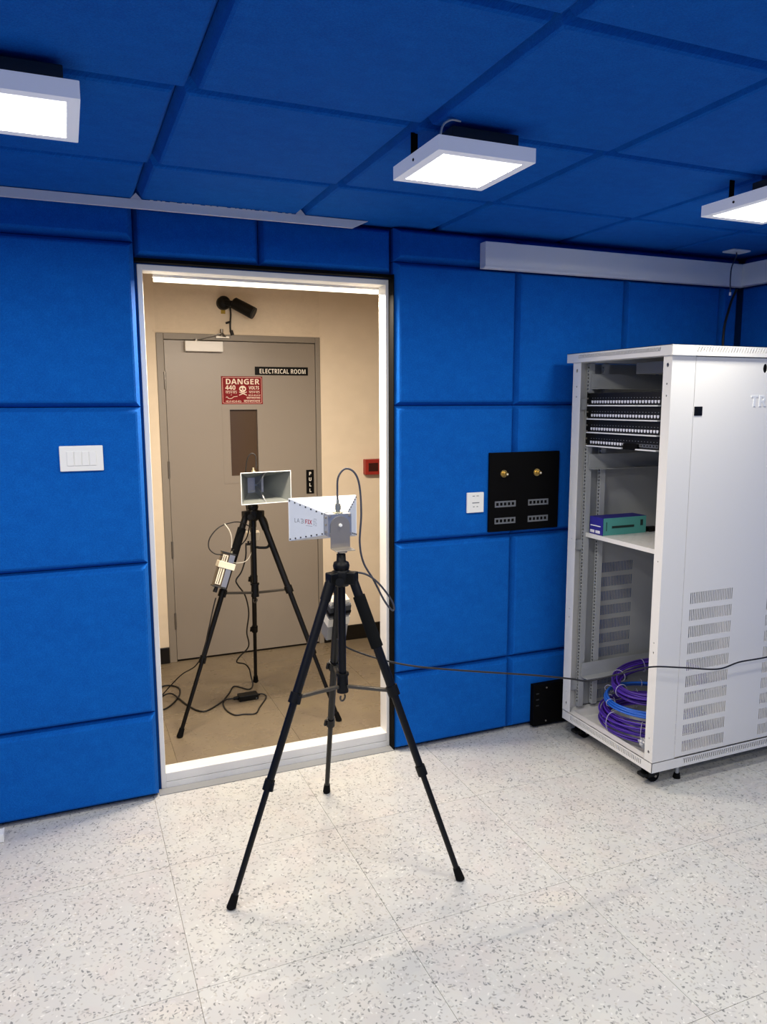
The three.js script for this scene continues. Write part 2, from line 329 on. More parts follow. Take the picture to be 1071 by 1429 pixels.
// warm LED tube behind the lintel
{
  const t = thing('led_tube', 'glowing warm white light tube along the doorway lintel', 'light', [0, 0, 0]);
  obj('holder', [bx(0.765, 1.715, 2.054, 2.10, -0.1745, -0.1705), bx(0.765, 1.715, 2.054, 2.058, -0.200, -0.1745)], M.frame, t);
  obj('tube', bar(V(0.768, 2.0455, -0.185), V(1.712, 2.0455, -0.185), 0.0085, 0.0085, 16), M.strip, t);
  const l = new THREE.RectAreaLight(STRIP_COLOR, STRIP_LEVEL, 0.93, 0.016); l.position.set(1.24, 2.0355, -0.187); l.lookAt(1.24, 0.9, -0.32); l.name = 'tube_light'; t.add(l);
}
// ---------------------------------------------------------------- room lamps
LAMP_Z.forEach((z, j) => LAMP_X.forEach((x, i) => {
  const lab = j === 0 ? ['square white ceiling lamp beyond the light switch', 'square white ceiling lamp beside the light switch wall', 'square white ceiling lamp in front of the doorway', 'square white ceiling lamp above the equipment rack'][i]
    : `square ceiling lamp of the ${j === 1 ? 'middle' : 'rearmost'} row ${['by the wall opposite the rack', 'in line with the light switch', 'in line with the doorway', 'in line with the rack'][i]}`;
  const t = thing('ceiling_lamp', lab, 'lamp', [x, 2.198, z], 0, 'square ceiling lamps of the blue room');
  const h = 0.145, s = rect(2 * h, 2 * h, 0.004); hole(s, -h + 0.027, h - 0.027, -h + 0.027, h - 0.027);
  const g = ext(s, 0.036); g.rotateX(-Math.PI / 2); obj('housing', [g, bx(-h + 0.02, h - 0.02, 0.028, 0.036, -h + 0.02, h - 0.02)], M.lampBodyGlow, t);
  obj('diffuser', rb(-h + 0.0275, h - 0.0275, 0.004, 0.012, -h + 0.0275, h - 0.0275, 0.003), M.diffuser, t);
  obj('driver', rb(-0.085, 0.115, 0.036, 0.078, 0.010, 0.105, 0.003), M.darkMetal, t);
  obj('bracket', [bx(-0.142, -0.122, 0.036, 0.094, -0.03, -0.027), bx(0.122, 0.142, 0.036, 0.094, -0.03, -0.027), bx(-0.142, 0.142, 0.036, 0.039, -0.034, -0.022)], M.blackMatt, t);
  obj('lead', tube([[-0.125, 0.036, 0.11], [-0.118, 0.070, 0.115], [-0.095, 0.086, 0.115], [-0.06, 0.092, 0.10]], 0.003, 24), M.cableWhite, t);
  obj('screw', bar(V(-h - 0.002, 0.017, -0.005), V(-h + 0.002, 0.017, -0.005), 0.004, 0.004, 10), M.blackMatt, t);
  const l = new THREE.RectAreaLight(LAMP_COLOR, LAMP_LEVEL, 2 * h - 0.056, 2 * h - 0.056); l.position.set(0, 0.002, 0); l.rotation.x = -Math.PI / 2; t.add(l);
}));

// ---------------------------------------------------------------- white trims
{
  // flat strip along the top of the wall, its upper edge filling the chamfers of the ceiling joints
  const t = setting('trim_2', 'thin white strip along the ceiling edge over the doorway', 'trim');
  const s = new THREE.Shape(); s.moveTo(XL, 2.256); s.lineTo(1.520, 2.256); s.lineTo(1.585, 2.287); s.lineTo(1.40, 2.287); s.lineTo(XL, 2.287); s.closePath();
  const g = ext(s, 0.012); g.translate(0, 0, 0.014); obj('strip', g, M.frame, t);
  for (const x of [0.093, 0.698, 1.304]) { const q = new THREE.Shape(); q.moveTo(x - 0.021, 2.286); q.lineTo(x + 0.021, 2.286); q.lineTo(x, 2.309); q.closePath(); const h = ext(q, 0.010); h.translate(0, 0, 0.015); obj('filler', h, M.frame, t); }
  const lip = []; for (let i = 0; i < 24; i++) { const x = 0.74 + i * 0.022 + rnd() * 0.01; lip.push(bx(x, x + 0.006 + rnd() * 0.014, 2.2865, 2.2885, 0.0255, 0.028)); }
  obj('sealant_smear', lip, M.frame, t);
}
{
  const t = setting('trim_3', 'white cable duct along the top of the padded wall', 'cable duct');
  obj('duct', [rb(2.112, XR - 0.001, 2.140, 2.247, 0.001, 0.050, 0.002), bx(2.107, XR - 0.04, 2.1375, 2.144, 0.02, 0.054)], M.white, t);
  obj('duct', rb(XR - 0.050, XR - 0.001, 2.140, 2.247, 0.0505, ZB - 0.01, 0.002), M.white, t);
}
{
  const t = thing('ceiling_plate', 'small white plate with hanging lead on the ceiling by the cable duct', 'ceiling plate', [3.45, HC - 0.001, 0.13]);
  obj('plate', rb(-0.055, 0.055, -0.009, 0, -0.035, 0.035, 0.003), M.white, t);
  obj('lead', tube([[0, -0.008, 0], [-0.01, -0.03, 0.01], [-0.045, -0.08, 0.02], [-0.05, -0.13, 0.02], [-0.046, -0.20, 0.02]], 0.003, 30), M.cableGrey, t);
  obj('plug', bar(V(-0.046, -0.20, 0.02), V(-0.046, -0.215, 0.02), 0.005), M.white, t);
}

// ---------------------------------------------------------------- wall fittings
{
  const t = thing('light_switch', 'white four gang light switch plate on the blue panel', 'switch', [0.4675, 1.372, 0.0005]);
  obj('plate', rb(-0.074, 0.074, -0.046, 0.046, 0, 0.010, 0.003), M.whitePlastic, t);
  for (let i = 0; i < 4; i++) obj('rocker', rb(-0.050 + i * 0.0255, -0.050 + i * 0.0255 + 0.0235, -0.026, 0.026, 0.008, 0.0135, 0.002), M.whitePlastic, t);
}
{
  const t = thing('socket_plate', 'small square white socket plate beside the black connector panel', 'socket', [2.103, 1.123, 0.0005]);
  obj('plate', rb(-0.043, 0.043, -0.046, 0.046, 0, 0.010, 0.003), M.whitePlastic, t);
  for (const [x, y] of [[-0.010, 0.03], [0.010, 0.03]]) obj('mark', bx(x - 0.006, x + 0.006, y - 0.0015, y + 0.0015, 0.0098, 0.0104), M.slotGrey, t);
  obj('slot', [bx(-0.017, 0.019, -0.003, 0.001, 0.0098, 0.0106), bx(-0.013, -0.005, -0.020, -0.017, 0.0098, 0.0106), bx(0.005, 0.013, -0.020, -0.017, 0.0098, 0.0106)], M.slotGrey, t);
}
{
  const t = thing('connector_panel', 'black connector panel with two brass plugs and four grey port strips', 'connector panel', [2.359, 1.1635, 0.0005]);
  obj('plate', rb(-0.188, 0.188, -0.181, 0.181, 0, 0.014, 0.002), M.blackMatt, t);
  for (const x of [-0.115, 0.062]) {
    const c = obj('brass_connector', [bar(V(x, 0.085, 0.012), V(x, 0.085, 0.018), 0.017, 0.017, 24), bar(V(x, 0.085, 0.018), V(x, 0.085, 0.034), 0.010, 0.010, 6), bar(V(x, 0.085, 0.034), V(x, 0.085, 0.046), 0.007, 0.007, 16)], M.brass, t);
    obj('pin', bar(V(x, 0.085, 0.046), V(x, 0.085, 0.050), 0.003), M.white, c);
  }
  for (const [x, y] of [[-0.104, -0.054], [0.074, -0.054], [-0.104, -0.131], [0.074, -0.131]]) {
    const s = sheetRect(-0.055, 0.055, -0.014, 0.014); for (let i = 0; i < 5; i++) hole(s, -0.049 + i * 0.0205, -0.049 + i * 0.0205 + 0.014, -0.007, 0.007);
    const m = obj('port_strip', ext(s, 0.003), M.slotGrey, t); m.position.set(x, y, 0.0142);
    for (let i = 0; i < 5; i++) obj('port', bx(-0.049 + i * 0.0205, -0.035 + i * 0.0205, -0.007, 0.007, 0.0001, 0.0008), M.blackMatt, m);
  }
}
{
  const t = thing('floor_connector_box', 'black box low on the blue wall half behind the equipment rack', 'connector box', [2.60, 0.012, 0.0005]);
  obj('box', rb(-0.172, 0.172, 0, 0.208, 0, 0.030, 0.002), M.blackMatt, t);
  for (const [x, y] of [[-0.10, 0.188], [-0.10, 0.02], [0.10, 0.188], [0.10, 0.02]]) obj('screw', bar(V(x, y, 0.029), V(x, y, 0.0325), 0.004, 0.004, 10), M.steel, t);
  for (const y of [0.16, 0.13, 0.10]) obj('label_strip', bx(-0.158, -0.142, y, y + 0.006, 0.0298, 0.0306), M.darkMetal, t);
}
{
  const t = thing('white_trunking', 'short end of white trunking on the floor at the blue wall', 'trunking', [0.075, 0.0005, 0.07]);
  obj('body', rb(-0.05, 0.05, 0, 0.030, -0.024, 0.024, 0.003), M.white, t);
  obj('end_cap', rb(0.048, 0.054, 0.0, 0.032, -0.025, 0.025, 0.002), M.whitePlastic, t);
}

// ---------------------------------------------------------------- corridor fittings
function sign(name, label, w, h, pos, paint, px) {
  const c = canvas(Math.round(w * px), Math.round(h * px)); paint(c.getContext('2d'), c.width, c.height);
  const t = thing(name, label, 'sign', pos);
  obj('board', rb(-w / 2, w / 2, -h / 2, h / 2, 0, 0.003, 0.001), dull({ color: name === 'danger_sign' ? 0x7c1118 : 0x050506, roughness: 0.5 }), t);
  const f = obj('print', new THREE.PlaneGeometry(w * 0.995, h * 0.99), dull({ map: ctex(c), roughness: 0.5 }), t); f.position.z = 0.0033; return t;
}
sign('door_sign', 'black sign reading ELECTRICAL ROOM on the grey door', 0.335, 0.050, [1.665, 1.763, CZ + 0.0008], (x, W, H) => {
  x.fillStyle = '#050506'; x.fillRect(0, 0, W, H); x.fillStyle = '#e9e4da'; x.textBaseline = 'middle'; x.font = `bold ${Math.round(H * 0.78)}px sans-serif`;
  const m = x.measureText('ELECTRICAL ROOM').width; x.save(); x.translate(W * 0.075, H * 0.54); x.scale(W * 0.89 / m, 1); x.textAlign = 'left'; x.fillText('ELECTRICAL ROOM', 0, 0); x.restore();
}, 2400);
sign('pull_sign', 'narrow upright black sign reading PULL on the grey door', 0.050, 0.152, [1.835, 1.073, CZ + 0.0008], (x, W, H) => {
  x.fillStyle = '#050506'; x.fillRect(0, 0, W, H); x.fillStyle = '#e9e4da'; x.textAlign = 'center'; x.textBaseline = 'middle'; x.font = `bold ${Math.round(H * 0.2)}px sans-serif`;
  ['P', 'U', 'L', 'L'].forEach((c, i) => x.fillText(c, W / 2, H * (0.16 + i * 0.235)));
}, 2400);
sign('danger_sign', 'red enamel DANGER 440 VOLTS sign with skull on the grey door', 0.250, 0.166, [1.417, 1.646, CZ + 0.0008], (x, W, H) => {
  x.fillStyle = '#7e1219'; x.fillRect(0, 0, W, H); x.strokeStyle = '#d9b3a8'; x.lineWidth = W * 0.012; x.beginPath(); x.roundRect ? x.roundRect(W * 0.025, H * 0.035, W * 0.95, H * 0.93, W * 0.03) : x.rect(W * 0.025, H * 0.035, W * 0.95, H * 0.93); x.stroke();
  x.fillStyle = '#efe2d2'; x.textBaseline = 'middle'; x.textAlign = 'left';
  const put = (s, px, py, h, w) => { x.font = `bold ${Math.round(H * h)}px sans-serif`; const m = x.measureText(s).width; x.save(); x.translate(W * px, H * py); x.scale(W * w / m, 1); x.fillText(s, 0, 0); x.restore(); };
  put('DANGER', 0.09, 0.19, 0.27, 0.84); put('440', 0.09, 0.405, 0.22, 0.25); put('VOLTS', 0.66, 0.41, 0.17, 0.26);
  // rows of script with a headline stroke
  const row = (px, py, w, h, n, bar0) => { x.lineWidth = W * 0.008; x.strokeStyle = '#efe2d2'; if (bar0) { x.beginPath(); x.moveTo(W * px, H * py); x.lineTo(W * (px + w), H * py); x.stroke(); }
    for (let i = 0; i < n; i++) { const a = W * (px + w * (i + 0.5) / n), b = H * py, k = H * h, q = W * w / n * 0.36; x.beginPath(); if (i % 3 === 0) { x.moveTo(a + q, b); x.lineTo(a + q, b + k); x.moveTo(a + q, b + k * 0.5); x.arc(a, b + k * 0.5, q * 0.8, 0, 5); } else if (i % 3 === 1) { x.arc(a, b + k * 0.6, q, 3.4, 8.4); } else { x.moveTo(a, b); x.lineTo(a, b + k); x.moveTo(a - q, b + k * 0.35); x.lineTo(a + q, b + k * 0.7); } x.stroke(); } };
  row(0.09, 0.53, 0.28, 0.09, 5, true); row(0.66, 0.53, 0.27, 0.08, 5, true); row(0.64, 0.65, 0.30, 0.06, 7, false); row(0.60, 0.75, 0.34, 0.06, 8, true); row(0.53, 0.86, 0.41, 0.08, 9, true); row(0.09, 0.86, 0.38, 0.08, 8, false);
  x.lineWidth = W * 0.012; x.beginPath(); x.moveTo(W * 0.10, H * 0.77); x.quadraticCurveTo(W * 0.13, H * 0.70, W * 0.15, H * 0.79); x.quadraticCurveTo(W * 0.24, H * 0.83, W * 0.28, H * 0.74); x.lineTo(W * 0.38, H * 0.72); x.moveTo(W * 0.22, H * 0.68); x.lineTo(W * 0.24, H * 0.66); x.stroke();
  // skull over crossed bones
  const sx = W * 0.51, sy = H * 0.45; x.lineWidth = W * 0.018; x.beginPath(); x.moveTo(W * 0.42, H * 0.56); x.lineTo(W * 0.61, H * 0.68); x.moveTo(W * 0.61, H * 0.56); x.lineTo(W * 0.42, H * 0.68); x.stroke();
  x.beginPath(); x.ellipse(sx, sy, W * 0.085, H * 0.115, 0, 0, 7); x.fill(); x.fillRect(sx - W * 0.045, sy + H * 0.05, W * 0.09, H * 0.11);
  x.fillStyle = '#7e1219'; for (const s of [-1, 1]) { x.beginPath(); x.ellipse(sx + s * W * 0.035, sy, W * 0.022, H * 0.035, 0, 0, 7); x.fill(); }
  x.beginPath(); x.moveTo(sx, sy + H * 0.03); x.lineTo(sx - W * 0.012, sy + H * 0.07); x.lineTo(sx + W * 0.012, sy + H * 0.07); x.fill(); for (let i = 0; i < 4; i++) x.fillRect(sx - W * 0.036 + i * W * 0.021, sy + H * 0.11, W * 0.006, H * 0.05);
}, 2800);
{
  const t = thing('security_camera', 'black bullet security camera on the cream wall above the door', 'camera', [1.318, 2.152, CZ]);
  obj('base', [bar(V(0, 0, 0), V(0, 0, 0.03), 0.040, 0.036, 28), (() => { const g = new THREE.SphereGeometry(0.040, 24, 16); g.scale(1, 1, 0.8); g.translate(0, 0, 0.030); return g; })()], M.black, t);
  const a = V(0.050, -0.004, 0.075), b = V(0.148, -0.062, 0.125);
  obj('arm', bar(V(0.0, 0, 0.05), V(0.06, -0.012, 0.08), 0.017), M.black, t);
  const body = obj('body', [bar(a, b, 0.034, 0.036, 28), bar(a.clone().lerp(b, -0.06), a, 0.026, 0.034, 28)], M.black, t);
  obj('lens_hood', bar(b, b.clone().lerp(a, -0.07), 0.0345, 0.0345, 28), M.darkMetal, body);
  obj('lead', tube([[0.035, -0.02, 0.03], [0.040, -0.06, 0.02], [0.038, -0.10, 0.015], [0.036, -0.14, 0.015], [0.042, -0.182, 0.012]], 0.005, 40), M.cableBlack, t);
  obj('plug', [bar(V(0.038, -0.105, 0.015), V(0.010, -0.115, 0.02), 0.006), bar(V(0.04, -0.155, 0.014), V(0.048, -0.183, 0.014), 0.010)], M.cableBlack, t);
  obj('tag_label', bx(-0.014, 0.012, -0.060, -0.036, 0.001, 0.002), M.yellow, t);
}
{
  const t = thing('fire_alarm_point', 'red fire alarm call point on the cream corridor wall', 'fire alarm', [2.255, 1.155, CZ]);
  obj('box', rb(-0.057, 0.057, -0.050, 0.050, 0, 0.045, 0.004), M.red, t);
  obj('window', rb(-0.036, 0.030, -0.028, 0.026, 0.043, 0.048, 0.002), M.redDark, t);
  obj('bell', rb(0.062, 0.16, -0.050, 0.050, 0, 0.03, 0.004), M.red, t);
  obj('dial', bar(V(0.105, 0.0, 0.029), V(0.105, 0.0, 0.034), 0.034, 0.034, 24), M.tape, t);
}

// ---------------------------------------------------------------- equipment rack
const RX0 = 2.530, RX1 = 3.50, RZ0 = 0.120, RZ1 = 0.722, RY0 = 0.078, RPL = 0.122, RTOP = 1.742, RCOV = 1.782;
{
  const r = thing('equipment_rack', 'tall pale grey open fronted equipment rack on castors', 'rack', [RX0, 0, RZ0]);
  const D = RX1 - RX0, W = RZ1 - RZ0, font = await new FontLoader().loadAsync('fonts/droid/droid_sans_bold.typeface.json');
  // plinth: four slotted rails and a floor plate
  const slotRow = (x0, x1, y0, y1, a, b, n, h0, h1, w, sk = 0) => { const s = sheetRect(x0, x1, y0, y1); for (let i = 0; i < n; i++) { const x = a + (b - a) * (i + 0.5) / n; hole(s, x - w / 2, x + w / 2, h0, h1, sk); } return s; };
  const front = ext(slotRow(0, W, RY0, RPL, 0.06, W - 0.06, 46, RY0 + 0.012, RY0 + 0.034, 0.0045), 0.002); front.rotateY(-Math.PI / 2); front.translate(0.002, 0, 0);
  obj('plinth_rail', front, M.rack, r);
  const side = () => ext(slotRow(0, D, RY0, RPL, 0.17, D - 0.12, 64, RY0 + 0.012, RY0 + 0.034, 0.0045, -0.006), 0.002);
  const sn = side(); sn.translate(0, 0, W - 0.002); obj('plinth_rail', sn, M.rack, r);
  const sf = side(); obj('plinth_rail', sf, M.rack, r);
  obj('base_plate', [bx(0.0, D, RPL - 0.003, RPL, 0.0, 0.040), bx(0.0, D, RPL - 0.003, RPL, W - 0.040, W), bx(0.0, 0.035, RPL - 0.003, RPL, 0.04, W - 0.04), bx(0.002, D, RY0 + 0.001, RY0 + 0.004, 0.002, W - 0.002), bx(0.033, 0.035, RY0 + 0.004, RPL - 0.003, 0.04, W - 0.04), bx(0.002, D, RY0 + 0.004, RPL - 0.003, 0.038, 0.040), bx(0.002, D, RY0 + 0.004, RPL - 0.003, W - 0.040, W - 0.038)], M.rack, r);
  // corner posts
  const post = (x0, x1, z0, z1, px, pz) => { const g = [bx(x0, x1, RPL, RTOP, pz, pz + 0.002), bx(px, px + 0.002, RPL, RTOP, z0, z1)]; return g; };
  for (const [n, z0, z1, pz] of [[0, 0.0, 0.055, 0.0], [1, W - 0.045, W, W - 0.002]]) {
    const s = sheetRect(z0, z1, RPL, RTOP);
    for (const [y, q] of [[RTOP - 0.035, 0.008], [RTOP - 0.105, 0.004], [RTOP - 0.15, 0.004], [0.95, 0.003], [0.62, 0.003], [0.58, 0.004], [0.22, 0.003], [RPL + 0.04, 0.007]]) { const p = new THREE.Path(); p.absellipse((z0 + z1) / 2, y, q * 0.8, q, 0, 6.2832, true); s.holes.push(p); }
    const g = ext(s, 0.002); g.rotateY(-Math.PI / 2); g.translate(0.002, 0, 0);
    obj('corner_post', [g, bx(0.002, 0.115, RPL, RTOP, pz, pz + 0.002)], M.rack, r);
    obj('corner_post', [bx(D - 0.002, D, RPL, RTOP, z0, z1), bx(D - 0.115, D - 0.002, RPL, RTOP, pz, pz + 0.002)], M.rack, r);
  }
  // side panels with ventilation slots
  const ventPanel = () => {
    const s = sheetRect(0.117, D - 0.117, RPL + 0.004, RTOP - 0.003);
    for (const cx of [0.155, D - 0.166 - 0.225]) for (let row = 0; row < 10; row++) for (let i = 0; i < 25; i++) { const x = cx + i * 0.0092, y = 0.142 + row * 0.0695; hole(s, x, x + 0.0046, y, y + 0.047); }
    const k = new THREE.Path(); k.absellipse(0.478, RTOP - 0.042, 0.011, 0.018, 0, 6.2832, true); s.holes.push(k);
    hole(s, 0.123, 0.157, 1.519, 1.548);
    return ext(s, 0.0015);
  };
  const pn = ventPanel(); pn.translate(0, 0, W - 0.0015); const near = obj('side_panel', pn, M.rack, r);
  const lk = obj('latch', [rb(0.120, 0.160, 1.516, 1.551, W - 0.012, W + 0.003, 0.002), rb(0.132, 0.148, 1.523, 1.544, W + 0.002, W + 0.005, 0.001)], M.black, near); tag(lk, 'small black latch');
  obj('plug_cap', bx(0.463, 0.493, RTOP - 0.066, RTOP - 0.018, W - 0.012, W - 0.004), M.blackMatt, near);
  const tg = new TextGeometry('TR', { font, size: 0.044, depth: 0.003, curveSegments: 4, bevelEnabled: true, bevelSize: 0.001, bevelThickness: 0.001, bevelSegments: 1 }); tg.scale(1.15, 1, 1); tg.translate(0.412, 1.550, W - 0.002); obj('embossed_letters', tg, M.logoGrey, near);
  const pf = ventPanel(); obj('side_panel', pf, M.rackIn, r);
  // rear door and roof
  obj('rear_door', [bx(D - 0.004, D - 0.001, RPL, RTOP, 0.055, W - 0.045), bx(D - 0.02, D - 0.004, RPL, RTOP, 0.055, 0.075)], M.rackIn, r);
  obj('cable_entry', (() => { const g = new THREE.TorusGeometry(0.03, 0.008, 8, 24); g.rotateY(Math.PI / 2); g.translate(D - 0.012, 0.75, 0.2); return g; })(), M.black, r);
  const cs = slotRow(-0.012, D + 0.012, RTOP, RCOV, 0.10, D - 0.08, 56, RTOP + 0.014, RCOV - 0.006, 0.0045, 0.010), cn = ext(cs, 0.002); cn.translate(0, 0, W + 0.012);
  const cf = ext(slotRow(-0.028, W + 0.012, RTOP, RCOV, 0.05, W - 0.05, 62, RTOP + 0.017, RCOV - 0.008, 0.0042, 0.006), 0.002); cf.rotateY(-Math.PI / 2); cf.translate(-0.012, 0, 0);
  obj('top_cover', [cn, cf, bx(-0.014, D + 0.012, RCOV - 0.002, RCOV, -0.028, W + 0.014), bx(-0.012, D + 0.012, RTOP, RTOP + 0.002, -0.026, 0.05), bx(-0.012, 0.05, RTOP, RTOP + 0.002, 0.05, W - 0.04), bx(-0.012, D + 0.012, RTOP, RTOP + 0.002, W - 0.04, W + 0.013), bx(-0.012, D + 0.012, RTOP, RCOV - 0.002, -0.028, -0.026), bx(0.048, 0.050, RTOP + 0.002, RCOV - 0.002, 0.05, W - 0.04), bx(0.048, D, RTOP + 0.002, RCOV - 0.002, 0.048, 0.050), bx(0.048, D, RTOP + 0.002, RCOV - 0.002, W - 0.040, W - 0.038)], M.rack, r);
  const fan = part('fan_tray', r); obj('tray', bx(0.25, 0.75, RTOP - 0.05, RTOP - 0.001, 0.12, W - 0.12), M.rackIn, fan);
  for (const x of [0.38, 0.62]) obj('fan', bar(V(x, RTOP - 0.075, W / 2), V(x, RTOP - 0.05, W / 2), 0.055, 0.055, 24), M.black, fan);
  // perforated mounting rails
  const rail = (h, w) => { const s = sheetRect(-w / 2, w / 2, RPL + 0.02, RTOP - 0.004); for (let y = RPL + 0.04; y < RTOP - 0.02; y += 0.01587) hole(s, -0.0045, 0.0045, y, y + 0.009); return ext(s, 0.002); };
  for (const zc of [0.036, W - 0.062]) for (const xx of [0.055, 0.135, 0.75]) { const g = rail(0, 0.024); g.rotateY(-Math.PI / 2); g.translate(xx + 0.002, 0, zc); obj('mounting_rail', [g, bx(xx + 0.002, xx + 0.026, RPL + 0.02, RTOP - 0.004, zc - 0.012, zc - 0.0105), bx(xx + 0.002, xx + 0.026, RPL + 0.02, RTOP - 0.004, zc + 0.0105, zc + 0.012), bx(xx + 0.0245, xx + 0.026, RPL + 0.02, RTOP - 0.004, zc - 0.0105, zc + 0.0105)], M.rackIn, r); }
  // depth braces
  for (const y of [1.660, 1.305, 0.325]) for (const z of [0.055, W - 0.056]) { const k = z < 0.3 ? 1 : -1; obj('depth_brace', [bx(0.06, D - 0.06, y - 0.032, y + 0.032, z - 0.001, z + 0.001), bx(0.06, D - 0.06, y - 0.034, y - 0.032, Math.min(z, z + k * 0.045), Math.max(z, z + k * 0.045)), bx(0.066, 0.098, y - 0.002, y + 0.002, z + k * 0.001 - 0.0005, z + k * 0.001 + 0.0015)], M.rackIn, r); }
  for (const y of [1.56, 0.92, 0.245]) obj('front_stay', [rb(0.004, 0.06, y - 0.024, y + 0.024, 0.010, 0.032, 0.002), bx(0.02, 0.045, y - 0.003, y + 0.003, 0.0315, 0.0335)], M.rackIn, r);
  // shelf with perforations
  const sh = sheetRect(0.065, 0.62, 0.046, W - 0.060); for (let i = 0; i < 10; i++) for (let j = 0; j < 9; j++) { const x = 0.11 + i * 0.05, z = 0.09 + j * 0.05; hole(sh, x, x + 0.022, z, z + 0.006); }
  const sg = ext(sh, 0.002); sg.rotateX(Math.PI / 2); sg.translate(0, 0.977, 0);
  obj('shelf', [sg, bx(0.063, 0.066, 0.959, 0.978, 0.046, W - 0.060), bx(0.08, 0.62, 0.955, 0.975, 0.046, 0.048)], M.rack, r);
  // castors and levelling feet
  for (const x of [0.055, D - 0.055]) for (const z of [0.075, W - 0.075]) {
    const c = part('castor', r); c.position.set(x, 0, z);
    obj('plate', bx(-0.035, 0.035, RY0 - 0.006, RY0, -0.030, 0.030), M.zinc, c);
    obj('fork', [bar(V(0, 0.055, 0), V(0, RY0 - 0.005, 0), 0.020, 0.024, 20), rb(-0.020, 0.036, 0.028, 0.062, -0.024, -0.016, 0.003), rb(-0.020, 0.036, 0.028, 0.062, 0.016, 0.024, 0.003), rb(-0.045, -0.01, 0.030, 0.045, -0.020, 0.020, 0.004)], M.black, c);
    obj('wheel', (() => { const g = new THREE.CylinderGeometry(0.0285, 0.0285, 0.030, 28); g.rotateX(Math.PI / 2); g.translate(0.016, 0.0287, 0); return g; })(), M.rubber, c);
    obj('axle', bar(V(0.016, 0.0287, -0.026), V(0.016, 0.0287, 0.026), 0.005), M.steel, c);
  }
  for (const z of [0.05, W - 0.05]) { const f = part('levelling_foot', r); f.position.set(0.185, 0, z); obj('stem', bar(V(0, 0.02, 0), V(0, RY0, 0), 0.008), M.zinc, f); obj('pad', bar(V(0, 0.0005, 0), V(0, 0.022, 0), 0.016, 0.012, 20), M.rubber, f); }
}
// patch panels
{
  const labels = ['topmost black patch panel with a row of white jacks', 'second black patch panel below the topmost one', 'third black patch panel from the top of the rack', 'lowest black patch panel with jacks missing from its row'];
  const dust = rb(-0.0025, 0.0, -0.005, 0.005, -0.0062, 0.0062, 0.0015, 1), heart = (() => { const s = new THREE.Shape(); s.moveTo(-0.0050, 0.006); s.lineTo(0.0050, 0.006); s.lineTo(0.0050, -0.001); s.lineTo(0.0024, -0.006); s.lineTo(-0.0024, -0.006); s.lineTo(-0.0050, -0.001); s.closePath(); const g = ext(s, 0.003); g.rotateY(-Math.PI / 2); return g; })();
  const open = (() => { const s = rect(0.014, 0.013); hole(s, -0.005, 0.005, -0.004, 0.0045); const g = ext(s, 0.003); g.rotateY(-Math.PI / 2); return g; })();
  for (let k = 0; k < 4; k++) {
    const y = 1.572 - k * 0.0590, t = thing('patch_panel', labels[k], 'patch panel', [RX0 + 0.052, y, 0.402], 0, 'patch panels in the equipment rack');
    obj('body', [rb(-0.004, 0, -0.0215, 0.0370, -0.241, 0.241, 0.001), bx(0.0, 0.05, -0.018, 0.018, -0.218, 0.215)], M.black, t);
    const ledge = k === 0 ? [[-0.205, 0.11], [0.112, 0.225]] : k === 3 ? [[-0.205, 0.02], [0.115, 0.225]] : [[-0.205, 0.225]];
    for (const [a, b] of ledge) obj('label_strip', rb(-0.024, -0.0035, -0.0205, -0.0155, a - 0.008, b, 0.001), M.logoGrey, t);
    if (k === 3) obj('empty_holder', rb(-0.016, -0.0035, -0.021, 0.004, 0.022, 0.110, 0.001), M.blackMatt, t);
    for (let i = 0; i < 24; i++) {
      const z = -0.199 + i * 0.0178; if (k === 3 && i > 12 && i < 17) continue;
      const j = obj(k === 3 && i > 12 ? 'open_jack' : 'jack', k === 3 && i > 12 ? open : heart, k === 3 && i > 12 ? M.slotGrey : M.jack, t); j.position.set(-0.0042, -0.002, z);
    }
    for (let i = 0; i < 24; i++) { const d = obj('port_number', dust, M.slotGrey, t); d.scale.set(1, 0.3, 0.35); d.position.set(-0.0035, 0.0145, -0.199 + i * 0.0178); }
    for (const y2 of [-0.013, 0.013]) obj('screw', bar(V(-0.008, y2, -0.232), V(-0.003, y2, -0.232), 0.004, 0.004, 10), M.steel, t);
  }
}
// carton on the shelf
{
  const t = thing('carton', 'teal and dark blue carton lying on the rack shelf', 'box', [RX0 + 0.075, 0.9775, 0.179]);
  obj('carton_body', bx(0.001, 0.243, 0, 0.078, 0, 0.092), M.teal, t);
  const f = obj('carton_front', bx(0, 0.002, 0, 0.078, 0, 0.092), M.boxBlue, t); tag(f, 'dark blue end face');
  obj('carton_top', bx(0.0005, 0.243, 0.0778, 0.0785, 0, 0.092), M.boxBlue, t);
  obj('printed_bar', bx(0.05, 0.175, 0.030, 0.041, 0.0918, 0.0925), M.tealDark, t);
  obj('side_print', bx(0.210, 0.225, 0.035, 0.062, 0.0918, 0.0924), M.tealDark, t); obj('side_print', bx(0.018, 0.022, 0.02, 0.06, 0.0918, 0.0924), M.tealDark, t);
  for (const z of [0.004, 0.042]) obj('paper_label', bx(-0.0006, 0.0005, 0.006, 0.019, z, z + 0.030), M.paperWhite, t);
  obj('printed_line', bx(-0.0006, 0.0005, 0.037, 0.041, 0.006, 0.076), M.paperWhite, t);
  const p = thing('black_adapter', 'small black adapter on the rack shelf behind the carton', 'adapter', [RX0 + 0.36, 0.9775, 0.255]); obj('body', rb(-0.02, 0.03, 0, 0.022, -0.016, 0.016, 0.003), M.black, p); obj('plug', bar(V(0.03, 0.011, 0), V(0.045, 0.011, 0), 0.006), M.black, p);
}
